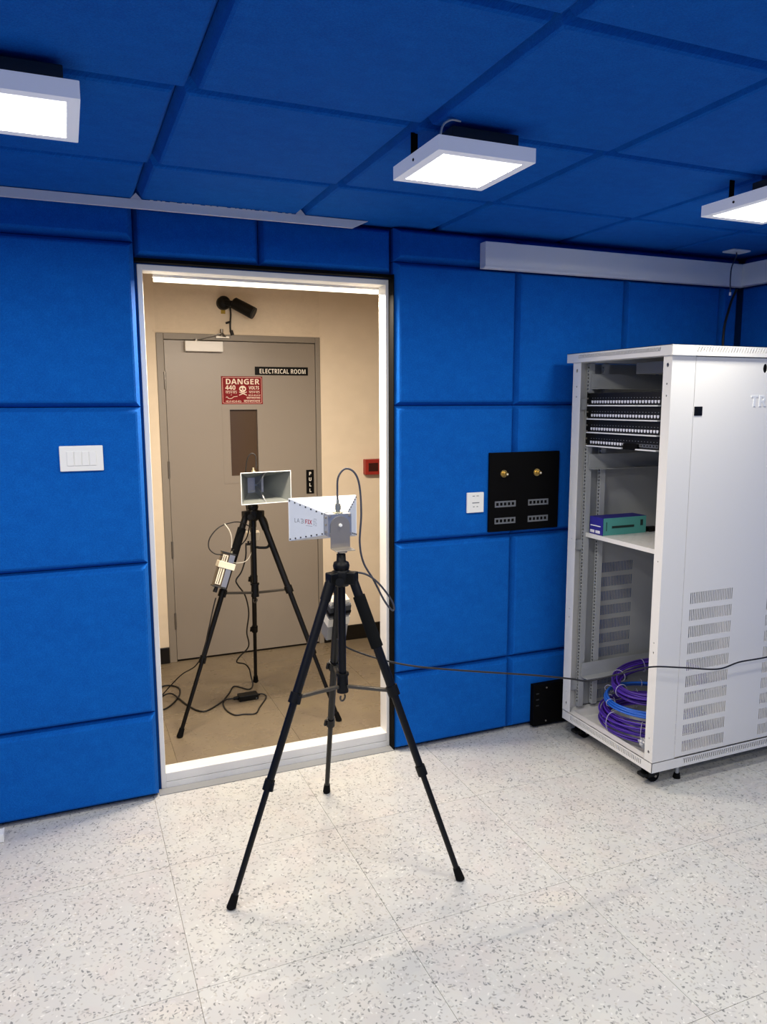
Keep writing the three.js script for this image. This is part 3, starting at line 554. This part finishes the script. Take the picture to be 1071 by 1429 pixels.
// cable coils in the rack
function coil(name, label, c, R, n, lift, mat, tilt, wob, spread, r = 0.0042) {
  const t = thing(name, label, 'cable', c, 0, 'cable coils in the bottom of the rack'); t.rotation.set(tilt[0], 0, tilt[1]);
  for (let i = 0; i < n; i++) {
    const pts = [], ph = rnd() * 6.28, rr = R + (rnd() - 0.5) * spread, yy = lift * (i + 0.5) / n, a1 = rnd() * wob, a2 = rnd() * wob;
    for (let k = 0; k < 40; k++) { const q = k / 40 * Math.PI * 2; pts.push(V(Math.cos(q) * (rr + a1 * Math.sin(2 * q + ph)) * 1.05, yy + a2 * 0.7 * Math.sin(3 * q + ph), Math.sin(q) * (rr + a2 * Math.cos(3 * q + ph)) * 0.98)); }
    obj('strand', new THREE.TubeGeometry(new THREE.CatmullRomCurve3(pts, true), 90, r, 6, true), mat[i % mat.length], t);
  }
  const ties = Math.max(4, Math.round(n / 3));
  for (let i = 0; i < 7; i++) { const q = 0.5 + i * 0.9 + rnd() * 0.2, g = new THREE.TorusGeometry(1, 0.07, 6, 20); g.scale(spread / 2 + 0.010, lift / 2 + 0.007, 0.022); g.rotateY(-q); g.translate(Math.cos(q) * R * 1.05, lift / 2, Math.sin(q) * R * 0.98); const m = obj('cable_tie', g, M.tie, t); }
  return t;
}
seed = 911;
coil('cable_coil', 'lower coil of purple network cable on the rack floor', [2.795, 0.128, 0.425], 0.205, 22, 0.075, [M.purple, M.purple2], [0, 0], 0.006, 0.040);
coil('cable_coil', 'blue network cable coil resting on the lower purple coil', [2.795, 0.230, 0.425], 0.200, 7, 0.020, [M.cableBlue], [0.02, -0.02], 0.004, 0.022, 0.0048);
coil('cable_coil', 'upper tilted coil of purple network cable against the rack back', [2.845, 0.292, 0.405], 0.180, 16, 0.045, [M.purple, M.purple2], [0.0, 0.16], 0.006, 0.036);
{
  const t = thing('plastic_bag', 'crumpled clear plastic bag scrap beside the purple coil', 'plastic bag', [2.60, 0.1235, 0.60]);
  const g = new THREE.IcosahedronGeometry(0.026, 3), p = g.attributes.position; for (let i = 0; i < p.count; i++) { const v = V(p.getX(i), p.getY(i), p.getZ(i)), k = 1 + 0.35 * Math.sin(v.x * 190 + v.y * 130) * Math.cos(v.z * 170 + v.y * 90); p.setXYZ(i, v.x * k * 0.8, Math.max(0, v.y * k * 0.8 + 0.018), v.z * k); }
  g.computeVertexNormals(); obj('crumple', g, std({ color: 0xa8abb2, roughness: 0.25 }), t);
}

// ---------------------------------------------------------------- tripods
function tripod(name, label, cx, cz, feet, o) {
  const t = thing(name, label, 'tripod', [cx, 0, cz]); const L = (x, y, z) => V(x - cx, y, z - cz);
  const hy = o.hub, colBot = o.col;
  obj('centre_column', [bar(V(0, colBot, 0), V(0, hy + 0.02, 0), 0.013, 0.013, 20), bar(V(0, hy + 0.02, 0), V(0, o.top, 0), 0.011, 0.011, 20)], M.legTube, t);
  obj('hub', [lathe([[0.0, hy - 0.035], [0.024, hy - 0.034], [0.03, hy - 0.02], [0.032, hy + 0.014], [0.022, hy + 0.02], [0.026, hy + 0.022], [0.028, hy + 0.034], [0.025, hy + 0.045], [0.016, hy + 0.05], [0.015, o.top - 0.004], [0.0, o.top - 0.004]].map(p => p), 28)], M.black, t);
  obj('column_collar', [bar(V(0, colBot - 0.01, 0), V(0, colBot + 0.055, 0), 0.020, 0.018, 20), bar(V(0, colBot + 0.05, 0), V(0, colBot + 0.058, 0), 0.022, 0.022, 20)], M.black, t);
  obj('hook', (() => { const g = new THREE.TorusGeometry(0.012, 0.0032, 8, 20, 4.4); g.rotateZ(2.4); g.rotateY(o.hookTurn || 0.4); g.translate(0, colBot - 0.030, 0); return g; })(), M.brace, t);
  obj('column_knob', [bar(V(0, hy - 0.015, 0), V(-0.020, hy - 0.010, 0.045), 0.007), bar(V(-0.018, hy - 0.011, 0.040), V(-0.027, hy - 0.008, 0.060), 0.012, 0.014, 12)], M.black, t);
  feet.forEach((f, i) => {
    const F = L(f[0], 0, f[1]), dir = V(F.x, 0, F.z).normalize(), A = dir.clone().multiplyScalar(0.040).setY(hy - 0.004), B = F.clone().setY(0.006);
    const P = (q) => A.clone().lerp(B, q); const leg = part('leg', t); const k1 = o.k1, k2 = o.k2;
    const ax = B.clone().sub(A).normalize();
    obj('upper_tube', bar(P(0.0), P(k1), 0.0155, 0.0150, 18), M.legTube, leg);
    if (o.grip.includes(i)) obj('foam_grip', bar(P(0.06), P(0.23), 0.0205, 0.0205, 18), M.foamGrip, leg);
    else obj('upper_sleeve', bar(P(0.015), P(0.07), 0.0185, 0.018, 18), M.black, leg);
    obj('middle_tube', bar(P(k1), P(k2), 0.0125, 0.0125, 16), M.legTube, leg);
    obj('lower_tube', bar(P(k2), P(0.975), 0.0098, 0.0095, 14), M.legTube, leg);
    const side = V(0, 1, 0).cross(ax).normalize();
    for (const [q, r] of [[k1, 0.020], [k2, 0.0165]]) obj('clamp', [bar(P(q - 0.016), P(q + 0.016), r, r, 18), flat(P(q - 0.012).add(side.clone().multiplyScalar(r)), P(q + 0.014).add(side.clone().multiplyScalar(r + 0.004)), 0.012, 0.010)], M.black, leg);
    obj('rubber_foot', [bar(B.clone(), P(0.965), 0.0150, 0.0120, 18), (() => { const g = new THREE.SphereGeometry(0.0155, 18, 12); g.scale(1, 0.45, 1); g.translate(B.x, 0.0072, B.z); return g; })()], M.rubber, leg);
    obj('shoulder', [rb(-0.017, 0.017, hy - 0.026, hy + 0.016, 0.018, 0.056, 0.005)].map(g => { g.rotateY(Math.atan2(dir.x, dir.z)); return g; }), M.black, leg);
    obj('spreader_bar', flat(V(0, colBot + 0.012, 0).add(dir.clone().multiplyScalar(0.018)), P(k1 + 0.0).add(V(0, 0.0, 0)), 0.014, 0.012), M.brace, leg);
  });
  return t;
}
const T1 = [1.240, 0.636], T2 = [1.247, -0.690];
const tp1 = tripod('tripod', 'black tripod standing on the pale floor inside the blue room', T1[0], T1[1], [[0.814, 0.775], [1.543, 0.927], [1.315, 0.213]], { hub: 1.000, top: 1.0775, col: 0.605, k1: 0.375, k2: 0.64, grip: [1], hookTurn: 0.5 });
const tp2 = tripod('tripod', 'black tripod standing on the brownish corridor floor beyond the doorway', T2[0], T2[1], [[0.835, -0.547], [1.332, -1.113], [1.592, -0.429]], { hub: 1.030, top: 1.0875, col: 0.62, k1: 0.36, k2: 0.66, grip: [0], hookTurn: 0.5 });
obj('crank_handle', tube([[0.03, 1.03, 0.02], [0.055, 1.0, 0.03], [0.068, 0.94, 0.035], [0.072, 0.885, 0.035], [0.062, 0.862, 0.03], [0.03, 0.86, 0.02], [0.012, 0.862, 0.01]], 0.0068, 40), M.black, tp2);

// ---------------------------------------------------------------- horn antennas (aperture towards local -z, origin under the bracket foot)
const logo = (() => {
  const c = canvas(640, 240), x = c.getContext('2d'); x.fillStyle = '#e8ecef'; x.fillRect(0, 0, 640, 240);
  x.textBaseline = 'middle'; x.font = '120px sans-serif'; x.fillStyle = '#6b6d72'; x.fillText('L', 20, 120); x.fillText('A', 90, 120);
  x.strokeStyle = '#6b6d72'; x.lineWidth = 11; x.beginPath(); x.moveTo(195, 80); x.lineTo(240, 80); x.arc(240, 100, 20, -1.57, 1.57); x.lineTo(205, 120); x.moveTo(240, 120); x.arc(240, 140, 20, -1.57, 1.57); x.lineTo(195, 160); x.stroke();
  x.fillRect(286, 72, 6, 100); x.fillStyle = '#b0212b'; x.font = 'bold 120px sans-serif'; x.fillText('FIX', 306, 122);
  x.fillStyle = '#bcc0c5'; for (let i = 0; i < 5; i++) for (let j = 0; j < 6; j++) if ((i * 3 + j * 5) % 7 > 1) x.fillRect(520 + i * 20, 40 + j * 26, 15, 20); x.fillStyle = '#9da1a6'; x.fillRect(330, 196, 170, 9);
  return std({ map: ctex(c), roughness: 0.42 });
})();
function quadPlate(a, b, c, d, t, out) { // plate through four corners (in order), thickness t on the outside
  const n = out.clone().normalize().multiplyScalar(t), q = [a, b, c, d], p = []; const o = q.map(v => v.clone().add(n));
  const tri = (u, v, w) => p.push(u.x, u.y, u.z, v.x, v.y, v.z, w.x, w.y, w.z);
  tri(q[0], q[1], q[2]); tri(q[0], q[2], q[3]); tri(o[0], o[2], o[1]); tri(o[0], o[3], o[2]);
  for (let i = 0; i < 4; i++) { const j = (i + 1) % 4; tri(q[i], o[i], q[j]); tri(o[i], o[j], q[j]); }
  const g = new THREE.BufferGeometry(); g.setAttribute('position', new THREE.Float32BufferAttribute(p, 3)); g.computeVertexNormals(); return g;
}
function horn(label, pos, turn, withLogo) {
  const t = thing('horn_antenna', label, 'antenna', pos, turn);
  const cy = 0.079, aw = 0.1235, ah = 0.0730, bw = 0.041, bh = 0.037, za = -0.196, zb = -0.060, wt = 0.0022;
  const c = (sx, sy, k) => k ? V(sx * aw, cy + sy * ah, za) : V(sx * bw, cy + sy * bh, zb);
  const plates = [['top_plate', [-1, 1], [1, 1], V(0, 1, 0.27)], ['bottom_plate', [-1, -1], [1, -1], V(0, -1, 0.27)], ['side_plate', [-1, -1], [-1, 1], V(-1, 0, 0.6)], ['side_plate', [1, -1], [1, 1], V(1, 0, 0.6)]];
  for (const [n, p, q, out] of plates) {
    const m = obj(n, quadPlate(c(...p, 1), c(...q, 1), c(...q, 0), c(...p, 0), wt, out), M.hornWhite, t);
    obj('inner_face', quadPlate(c(...p, 1), c(...q, 1), c(...q, 0), c(...p, 0), 0.0006, out.clone().negate()), M.hornInner, m);
  }
  // rim and rows of small screws along the seams
  obj('aperture_rim', [bx(-aw - 0.002, aw + 0.002, cy + ah - 0.001, cy + ah + 0.0018, za - 0.002, za + 0.004), bx(-aw - 0.002, aw + 0.002, cy - ah - 0.0018, cy - ah + 0.001, za - 0.002, za + 0.004), bx(-aw - 0.002, -aw + 0.0006, cy - ah, cy + ah, za - 0.002, za + 0.004), bx(aw - 0.0006, aw + 0.002, cy - ah, cy + ah, za - 0.002, za + 0.004)], M.hornWhite, t);
  for (const sx of [-1, 1]) for (const sy of [-1, 1]) for (let i = 0; i < 7; i++) {
    const k = 0.04 + i / 6.5, a = c(sx, sy, 1).lerp(c(sx, sy, 0), k); const m = obj('screw', bar(V(0, 0, 0), V(sx * 0.0042, 0, 0.0025), 0.0026, 0.0026, 8), M.darkMetal, t); m.position.set(a.x, a.y - sy * 0.004, a.z);
  }
  // ridges inside the horn
  for (const sy of [-1, 1]) {
    const s = new THREE.Shape(); s.moveTo(za, sy * ah); s.lineTo(zb, sy * bh); s.lineTo(zb, sy * 0.004); s.quadraticCurveTo(zb - 0.05, sy * 0.006, za + 0.035, sy * ah * 0.72); s.lineTo(za, sy * ah); const g = ext(s, 0.006); g.rotateY(-Math.PI / 2); g.translate(0.003, cy, 0);
    obj('ridge', g, M.aluminium, t);
  }
  const fb = obj('feed_box', [bx(-bw, bw, cy - bh, cy + bh, -0.019, -0.016), bx(-bw, -0.030, cy - bh, cy + bh, zb, -0.019), bx(0.030, bw, cy - bh, cy + bh, zb, -0.019), bx(-0.030, 0.030, cy - bh, cy - 0.032, zb, -0.019), bx(-0.030, 0.030, cy + 0.032, cy + bh, zb, -0.019)], M.aluminium, t);
  for (const [x, y] of [[-0.034, 0.030], [0.034, 0.030], [-0.034, -0.030], [0.034, -0.030]]) obj('bolt', bar(V(x, cy + y, -0.017), V(x, cy + y, -0.012), 0.0042, 0.0042, 6), M.steel, fb);
  for (const y of [-0.024, 0, 0.024]) for (const s of [-1, 1]) obj('bolt', bar(V(s * bw, cy + y, -0.038), V(s * (bw + 0.004), cy + y, -0.038), 0.004, 0.004, 6), M.steel, fb);
  // coaxial connector on top of the feed box
  const y0 = cy + bh, cz = -0.036;
  obj('connector', [rb(-0.013, 0.013, y0 - 0.001, y0 + 0.004, cz - 0.013, cz + 0.013, 0.001), bar(V(0, y0 + 0.003, cz), V(0, y0 + 0.012, cz), 0.008), bar(V(0, y0 + 0.012, cz), V(0, y0 + 0.026, cz), 0.0108, 0.0108, 6), bar(V(0, y0 + 0.026, cz), V(0, y0 + 0.032, cz), 0.0088, 0.0088, 20), bar(V(0, y0 + 0.032, cz), V(0, y0 + 0.046, cz), 0.0052, 0.0042)], M.nickel, t);
  // stainless angle bracket with a rounded top
  const s = new THREE.Shape(); s.moveTo(-0.034, 0.003); s.lineTo(0.034, 0.003); s.lineTo(0.034, cy - 0.004); s.absarc(0, cy - 0.004, 0.034, 0, Math.PI); s.closePath(); const g = ext(s, 0.003); g.translate(0, 0, -0.0152);
  const br = part('bracket', t); obj('upright', g, M.steel, br); obj('foot', rb(-0.034, 0.034, 0.0, 0.003, -0.0152, 0.040, 0.001), M.steel, br);
  obj('bolt', [bar(V(0, cy, -0.0125), V(0, cy, -0.008), 0.0062, 0.0062, 6), bar(V(0, cy, -0.008), V(0, cy, -0.005), 0.003)], M.whitePlastic, br);
  obj('mount_nut', bar(V(0, -0.010, 0.004), V(0, 0.0, 0.004), 0.016, 0.019, 20), M.steel, br);
  if (withLogo) {
    // flat print on the left plate
    const p = c(-1, 1, 1), q = c(-1, 1, 0), mid = c(-1, 0, 1).lerp(c(-1, 0, 0), 0.5), u = c(-1, 0, 0).sub(c(-1, 0, 1)).normalize(), n = V(0, 1, 0).clone().cross(u).negate().normalize();
    const out = V(-1, 0, 0.6).normalize().multiplyScalar(wt + 0.0005);
    const m = new THREE.Matrix4().makeBasis(u, V(0, 1, 0), u.clone().cross(V(0, 1, 0))); const pg = new THREE.PlaneGeometry(0.110, 0.04125); pg.applyMatrix4(m); const P0 = c(-1, 0, 1).lerp(c(-1, 0, 0), 0.49); pg.translate(P0.x + out.x, P0.y + out.y + 0.001, P0.z + out.z);
    obj('maker_print', pg, logo, t);
  }
  return t;
}
horn('white horn antenna with printed logo on the tripod in the blue room', [T1[0] + 0.004, 1.088, T1[1] - 0.004], 0, true);
horn('horn antenna with grey open mouth on the tripod in the corridor', [T2[0] - 0.004, 1.098, T2[1] - 0.004], Math.PI + 0.15, false);

// ---------------------------------------------------------------- boxes taped to the tripods
function device(name, label, pos, rot, w, h, d, mat, feat) {
  const t = thing(name, label, 'device', pos); t.rotation.set(...rot);
  obj('case', rb(-w / 2, w / 2, -h / 2, h / 2, -d / 2, d / 2, 0.003), mat, t);
  feat(t, w, h, d); return t;
}
device('amplifier_box', 'grey amplifier box taped to the rear leg of the tripod in the blue room', [1.2655, 0.815, 0.500], [0.39, 0.1, 0], 0.078, 0.150, 0.050, M.deviceGrey, (t, w, h, d) => {
  obj('lid', rb(-w / 2 + 0.004, w / 2 - 0.004, h / 2 - 0.001, h / 2 + 0.014, -d / 2 + 0.004, d / 2 - 0.004, 0.003), M.tape, t);
  obj('dark_band', bx(-w / 2 - 0.001, w / 2 + 0.001, 0.026, 0.066, -d / 2 - 0.001, d / 2 + 0.001), M.darkMetal, t);
  obj('strap', rb(-w / 2 - 0.003, w / 2 + 0.003, 0.034, 0.046, -d / 2 - 0.003, d / 2 + 0.003, 0.002), M.blackMatt, t);
  obj('paper_tape', bx(-w / 2 - 0.0016, w / 2 + 0.0016, -0.014, 0.018, -d / 2 - 0.0016, d / 2 + 0.0016), M.tape, t);
  for (const x of [-0.03, 0.03]) obj('rubber_foot', bar(V(x, -h / 2 - 0.006, 0.012), V(x, -h / 2, 0.012), 0.005), M.tape, t);
});
{
  // box along the left leg of the corridor tripod
  const a = V(1.198, 1.006, -0.673), b = V(0.835, 0.0, -0.547), q = a.clone().lerp(b, 0.235), ax = a.clone().sub(b).normalize();
  const t = device('amplifier_box', 'slim metal amplifier box taped to the leg of the corridor tripod', [q.x - 0.034, q.y + 0.008, q.z + 0.034], [0, 0, 0], 0.064, 0.165, 0.040, M.deviceBrown, (g, w, h, d) => {
    obj('cover', rb(-w / 2 + 0.006, 0.0, -h / 2 + 0.01, h / 2 - 0.01, d / 2 - 0.001, d / 2 + 0.003, 0.001), M.tape, g);
    obj('groove', [bx(-w / 2 + 0.011, -0.018, -h / 2 + 0.014, h / 2 - 0.014, d / 2 + 0.002, d / 2 + 0.004), bx(-0.012, -0.007, -h / 2 + 0.014, h / 2 - 0.014, d / 2 + 0.002, d / 2 + 0.004)], M.deviceBrown, g);
    obj('fin', rb(0.006, w / 2, -h / 2 + 0.004, h / 2 - 0.004, d / 2 - 0.001, d / 2 + 0.004, 0.001), M.aluminium, g);
    obj('end_plate', rb(-w / 2 - 0.003, w / 2 + 0.003, h / 2 - 0.002, h / 2 + 0.004, -d / 2, d / 2 + 0.003, 0.001), M.darkMetal, g);
    obj('end_plate', rb(-w / 2 - 0.003, w / 2 + 0.003, -h / 2 - 0.004, -h / 2 + 0.002, -d / 2, d / 2 + 0.003, 0.001), M.darkMetal, g);
    obj('tape_wrap', rb(-w / 2 - 0.004, w / 2 + 0.014, 0.008, 0.040, -d / 2 - 0.02, d / 2 + 0.006, 0.003), M.tape, g);
    obj('plug', bar(V(-0.01, -h / 2 - 0.03, 0), V(-0.01, -h / 2, 0), 0.010), M.cableBlack, g); obj('fitting', bar(V(-0.024, -h / 2 - 0.014, 0.008), V(-0.024, -h / 2, 0.008), 0.005), M.nickel, g);
    obj('fitting', bar(V(0.014, h / 2, 0.004), V(0.014, h / 2 + 0.014, 0.004), 0.005), M.nickel, g);
  });
  t.quaternion.setFromUnitVectors(V(0, 1, 0), ax);
}
device('signal_splitter', 'small pale box taped behind the centre column of the corridor tripod', [1.262, 0.905, -0.775], [0.3, 0, 0], 0.066, 0.046, 0.030, M.tape, (t, w, h, d) => {
  obj('lead_fitting', [bar(V(-0.022, -h / 2 - 0.02, 0.006), V(-0.022, -h / 2, 0.006), 0.005), rb(-0.036, -0.006, -h / 2 - 0.026, -h / 2 - 0.018, -0.002, 0.012, 0.001)], M.cableBlack, t);
});

// ---------------------------------------------------------------- cables
function cable(label, pts, r, mat, n = 120) { return tag(obj('cable', tube(pts, r, n), mat), label, 'cable'); }
const H1 = [T1[0] + 0.004, 1.088 + 0.116 + 0.044, T1[1] - 0.040];
cable('dark coaxial cable arching from the white horn antenna down beside the tripod', [H1, [H1[0] - 0.001, H1[1] + 0.030, H1[2] + 0.001], [H1[0] + 0.002, 1.325, H1[2] + 0.003], [1.270, 1.352, 0.60], [1.300, 1.340, 0.604], [1.318, 1.295, 0.606], [1.324, 1.20, 0.606], [1.318, 1.10, 0.606], [1.330, 1.03, 0.61], [1.362, 0.97, 0.62], [1.398, 0.895, 0.63], [1.425, 0.860, 0.63], [1.434, 0.862, 0.63], [1.424, 0.895, 0.63], [1.38, 0.955, 0.63], [1.335, 0.992, 0.63], [1.290, 1.006, 0.625]], 0.0034, M.cableGrey, 160);
cable('long black cable sagging from the tripod past the rack side', [[1.262, 0.745, 0.520], [1.285, 0.722, 0.56], [1.36, 0.704, 0.66], [1.46, 0.689, 0.74], [1.65, 0.652, 0.76], [1.92, 0.600, 0.77], [2.08, 0.563, 0.77], [2.16, 0.543, 0.77], [2.28, 0.550, 0.775], [2.44, 0.560, 0.78], [2.60, 0.537, 0.785], [2.78, 0.507, 0.79], [2.90, 0.520, 0.79], [3.05, 0.520, 0.79], [3.40, 0.535, 0.80]], 0.0032, M.cableBlack, 200);
const H2y = 1.096 + 0.116 + 0.044;
cable('thin black cable curling up from the corridor horn antenna', [[1.2605, H2y, -0.648], [1.2605, H2y + 0.035, -0.648], [1.258, H2y + 0.062, -0.65], [1.240, H2y + 0.072, -0.655], [1.222, H2y + 0.045, -0.665], [1.219, H2y - 0.02, -0.70], [1.222, 1.15, -0.74], [1.232, 1.05, -0.76], [1.245, 0.985, -0.755], [1.215, 0.91, -0.70], [1.165, 0.875, -0.655], [1.128, 0.862, -0.635]], 0.0030, M.cableBlack, 140);
cable('looped black cable beside the box on the corridor tripod leg', [[1.235, 0.965, -0.66], [1.17, 1.000, -0.63], [1.115, 1.002, -0.612], [1.06, 0.985, -0.60], [1.018, 0.94, -0.595], [1.010, 0.895, -0.59], [1.035, 0.865, -0.585], [1.075, 0.855, -0.59]], 0.0028, M.cableBlack, 80);
cable('white lead bent over the box on the corridor tripod leg', [[1.118, 0.885, -0.595], [1.120, 0.930, -0.594], [1.110, 0.970, -0.596], [1.090, 1.002, -0.605]], 0.0028, M.cableWhite, 40);
cable('thin white lead hanging between the corridor tripod legs', [[1.11, 0.815, -0.615], [1.15, 0.803, -0.62], [1.20, 0.808, -0.64], [1.255, 0.835, -0.75]], 0.0026, M.cableWhite, 50);
cable('black power lead dropping from the corridor tripod to the floor adapter', [[1.225, 0.862, -0.768], [1.220, 0.80, -0.76], [1.195, 0.73, -0.75], [1.165, 0.69, -0.745], [1.175, 0.66, -0.745], [1.212, 0.60, -0.76], [1.236, 0.50, -0.80], [1.236, 0.38, -0.86], [1.262, 0.27, -0.95], [1.215, 0.205, -0.98], [1.205, 0.175, -0.99], [1.255, 0.145, -1.03], [1.29, 0.095, -1.08], [1.300, 0.05, -1.09], [1.303, 0.006, -1.06], [1.268, 0.0045, -1.011], [1.205, 0.0045, -1.085], [1.160, 0.0045, -1.0], [1.105, 0.0045, -0.885], [1.098, 0.0045, -0.78], [1.125, 0.0045, -0.695], [1.170, 0.0045, -0.685], [1.228, 0.0045, -0.672], [1.268, 0.0045, -0.745], [1.330, 0.0045, -0.86], [1.318, 0.0140, -0.89], [1.291, 0.0160, -0.890]], 0.0038, M.cableBlack, 260);
cable('black mains lead coiling over the corridor floor to the adapter', [[0.62, 0.005, -1.02], [0.76, 0.005, -1.14], [0.845, 0.005, -1.245], [0.912, 0.005, -1.19], [0.905, 0.005, -1.08], [0.855, 0.005, -0.965], [0.800, 0.005, -0.905], [0.776, 0.005, -0.955], [0.805, 0.011, -1.06], [0.865, 0.014, -1.085], [0.920, 0.005, -0.925], [0.960, 0.005, -0.825], [1.000, 0.005, -0.800], [1.060, 0.005, -0.848], [1.108, 0.012, -0.885], [1.135, 0.014, -0.890], [1.165, 0.0140, -0.884], [1.180, 0.0140, -0.884]], 0.0045, M.cableBlack, 200);
cable('black lead running down the taped leg of the corridor tripod', [[1.035, 0.648, -0.593], [1.020, 0.60, -0.588], [0.992, 0.50, -0.575], [0.965, 0.39, -0.585], [0.930, 0.315, -0.62], [0.895, 0.20, -0.85], [0.850, 0.10, -0.98], [0.790, 0.03, -1.0], [0.740, 0.0055, -0.97], [0.68, 0.005, -0.94]], 0.0032, M.cableBlack, 100);
{
  const t = thing('power_adapter', 'black power adapter brick lying on the corridor floor', 'adapter', [1.237, 0.0005, -0.885], 0.02);
  obj('body', rb(-0.052, 0.052, 0, 0.030, -0.028, 0.028, 0.004), M.black, t);
  obj('plug', [bar(V(-0.078, 0.015, 0), V(-0.05, 0.015, 0), 0.008, 0.011, 12), bar(V(0.05, 0.015, 0), V(0.066, 0.015, 0), 0.007, 0.005, 12)], M.black, t);
  obj('rating_label', bx(0.036, 0.043, 0.006, 0.011, 0.0276, 0.0284), M.slotGrey, t);
}
cable('black cable rising behind the top of the equipment rack', [[3.33, 1.786, 0.20], [3.335, 1.85, 0.19], [3.36, 1.93, 0.17], [3.41, 2.00, 0.14], [3.47, 2.06, 0.10], [3.53, 2.12, 0.07]], 0.006, M.cableBlack, 50);

renderer.render(scene, camera);
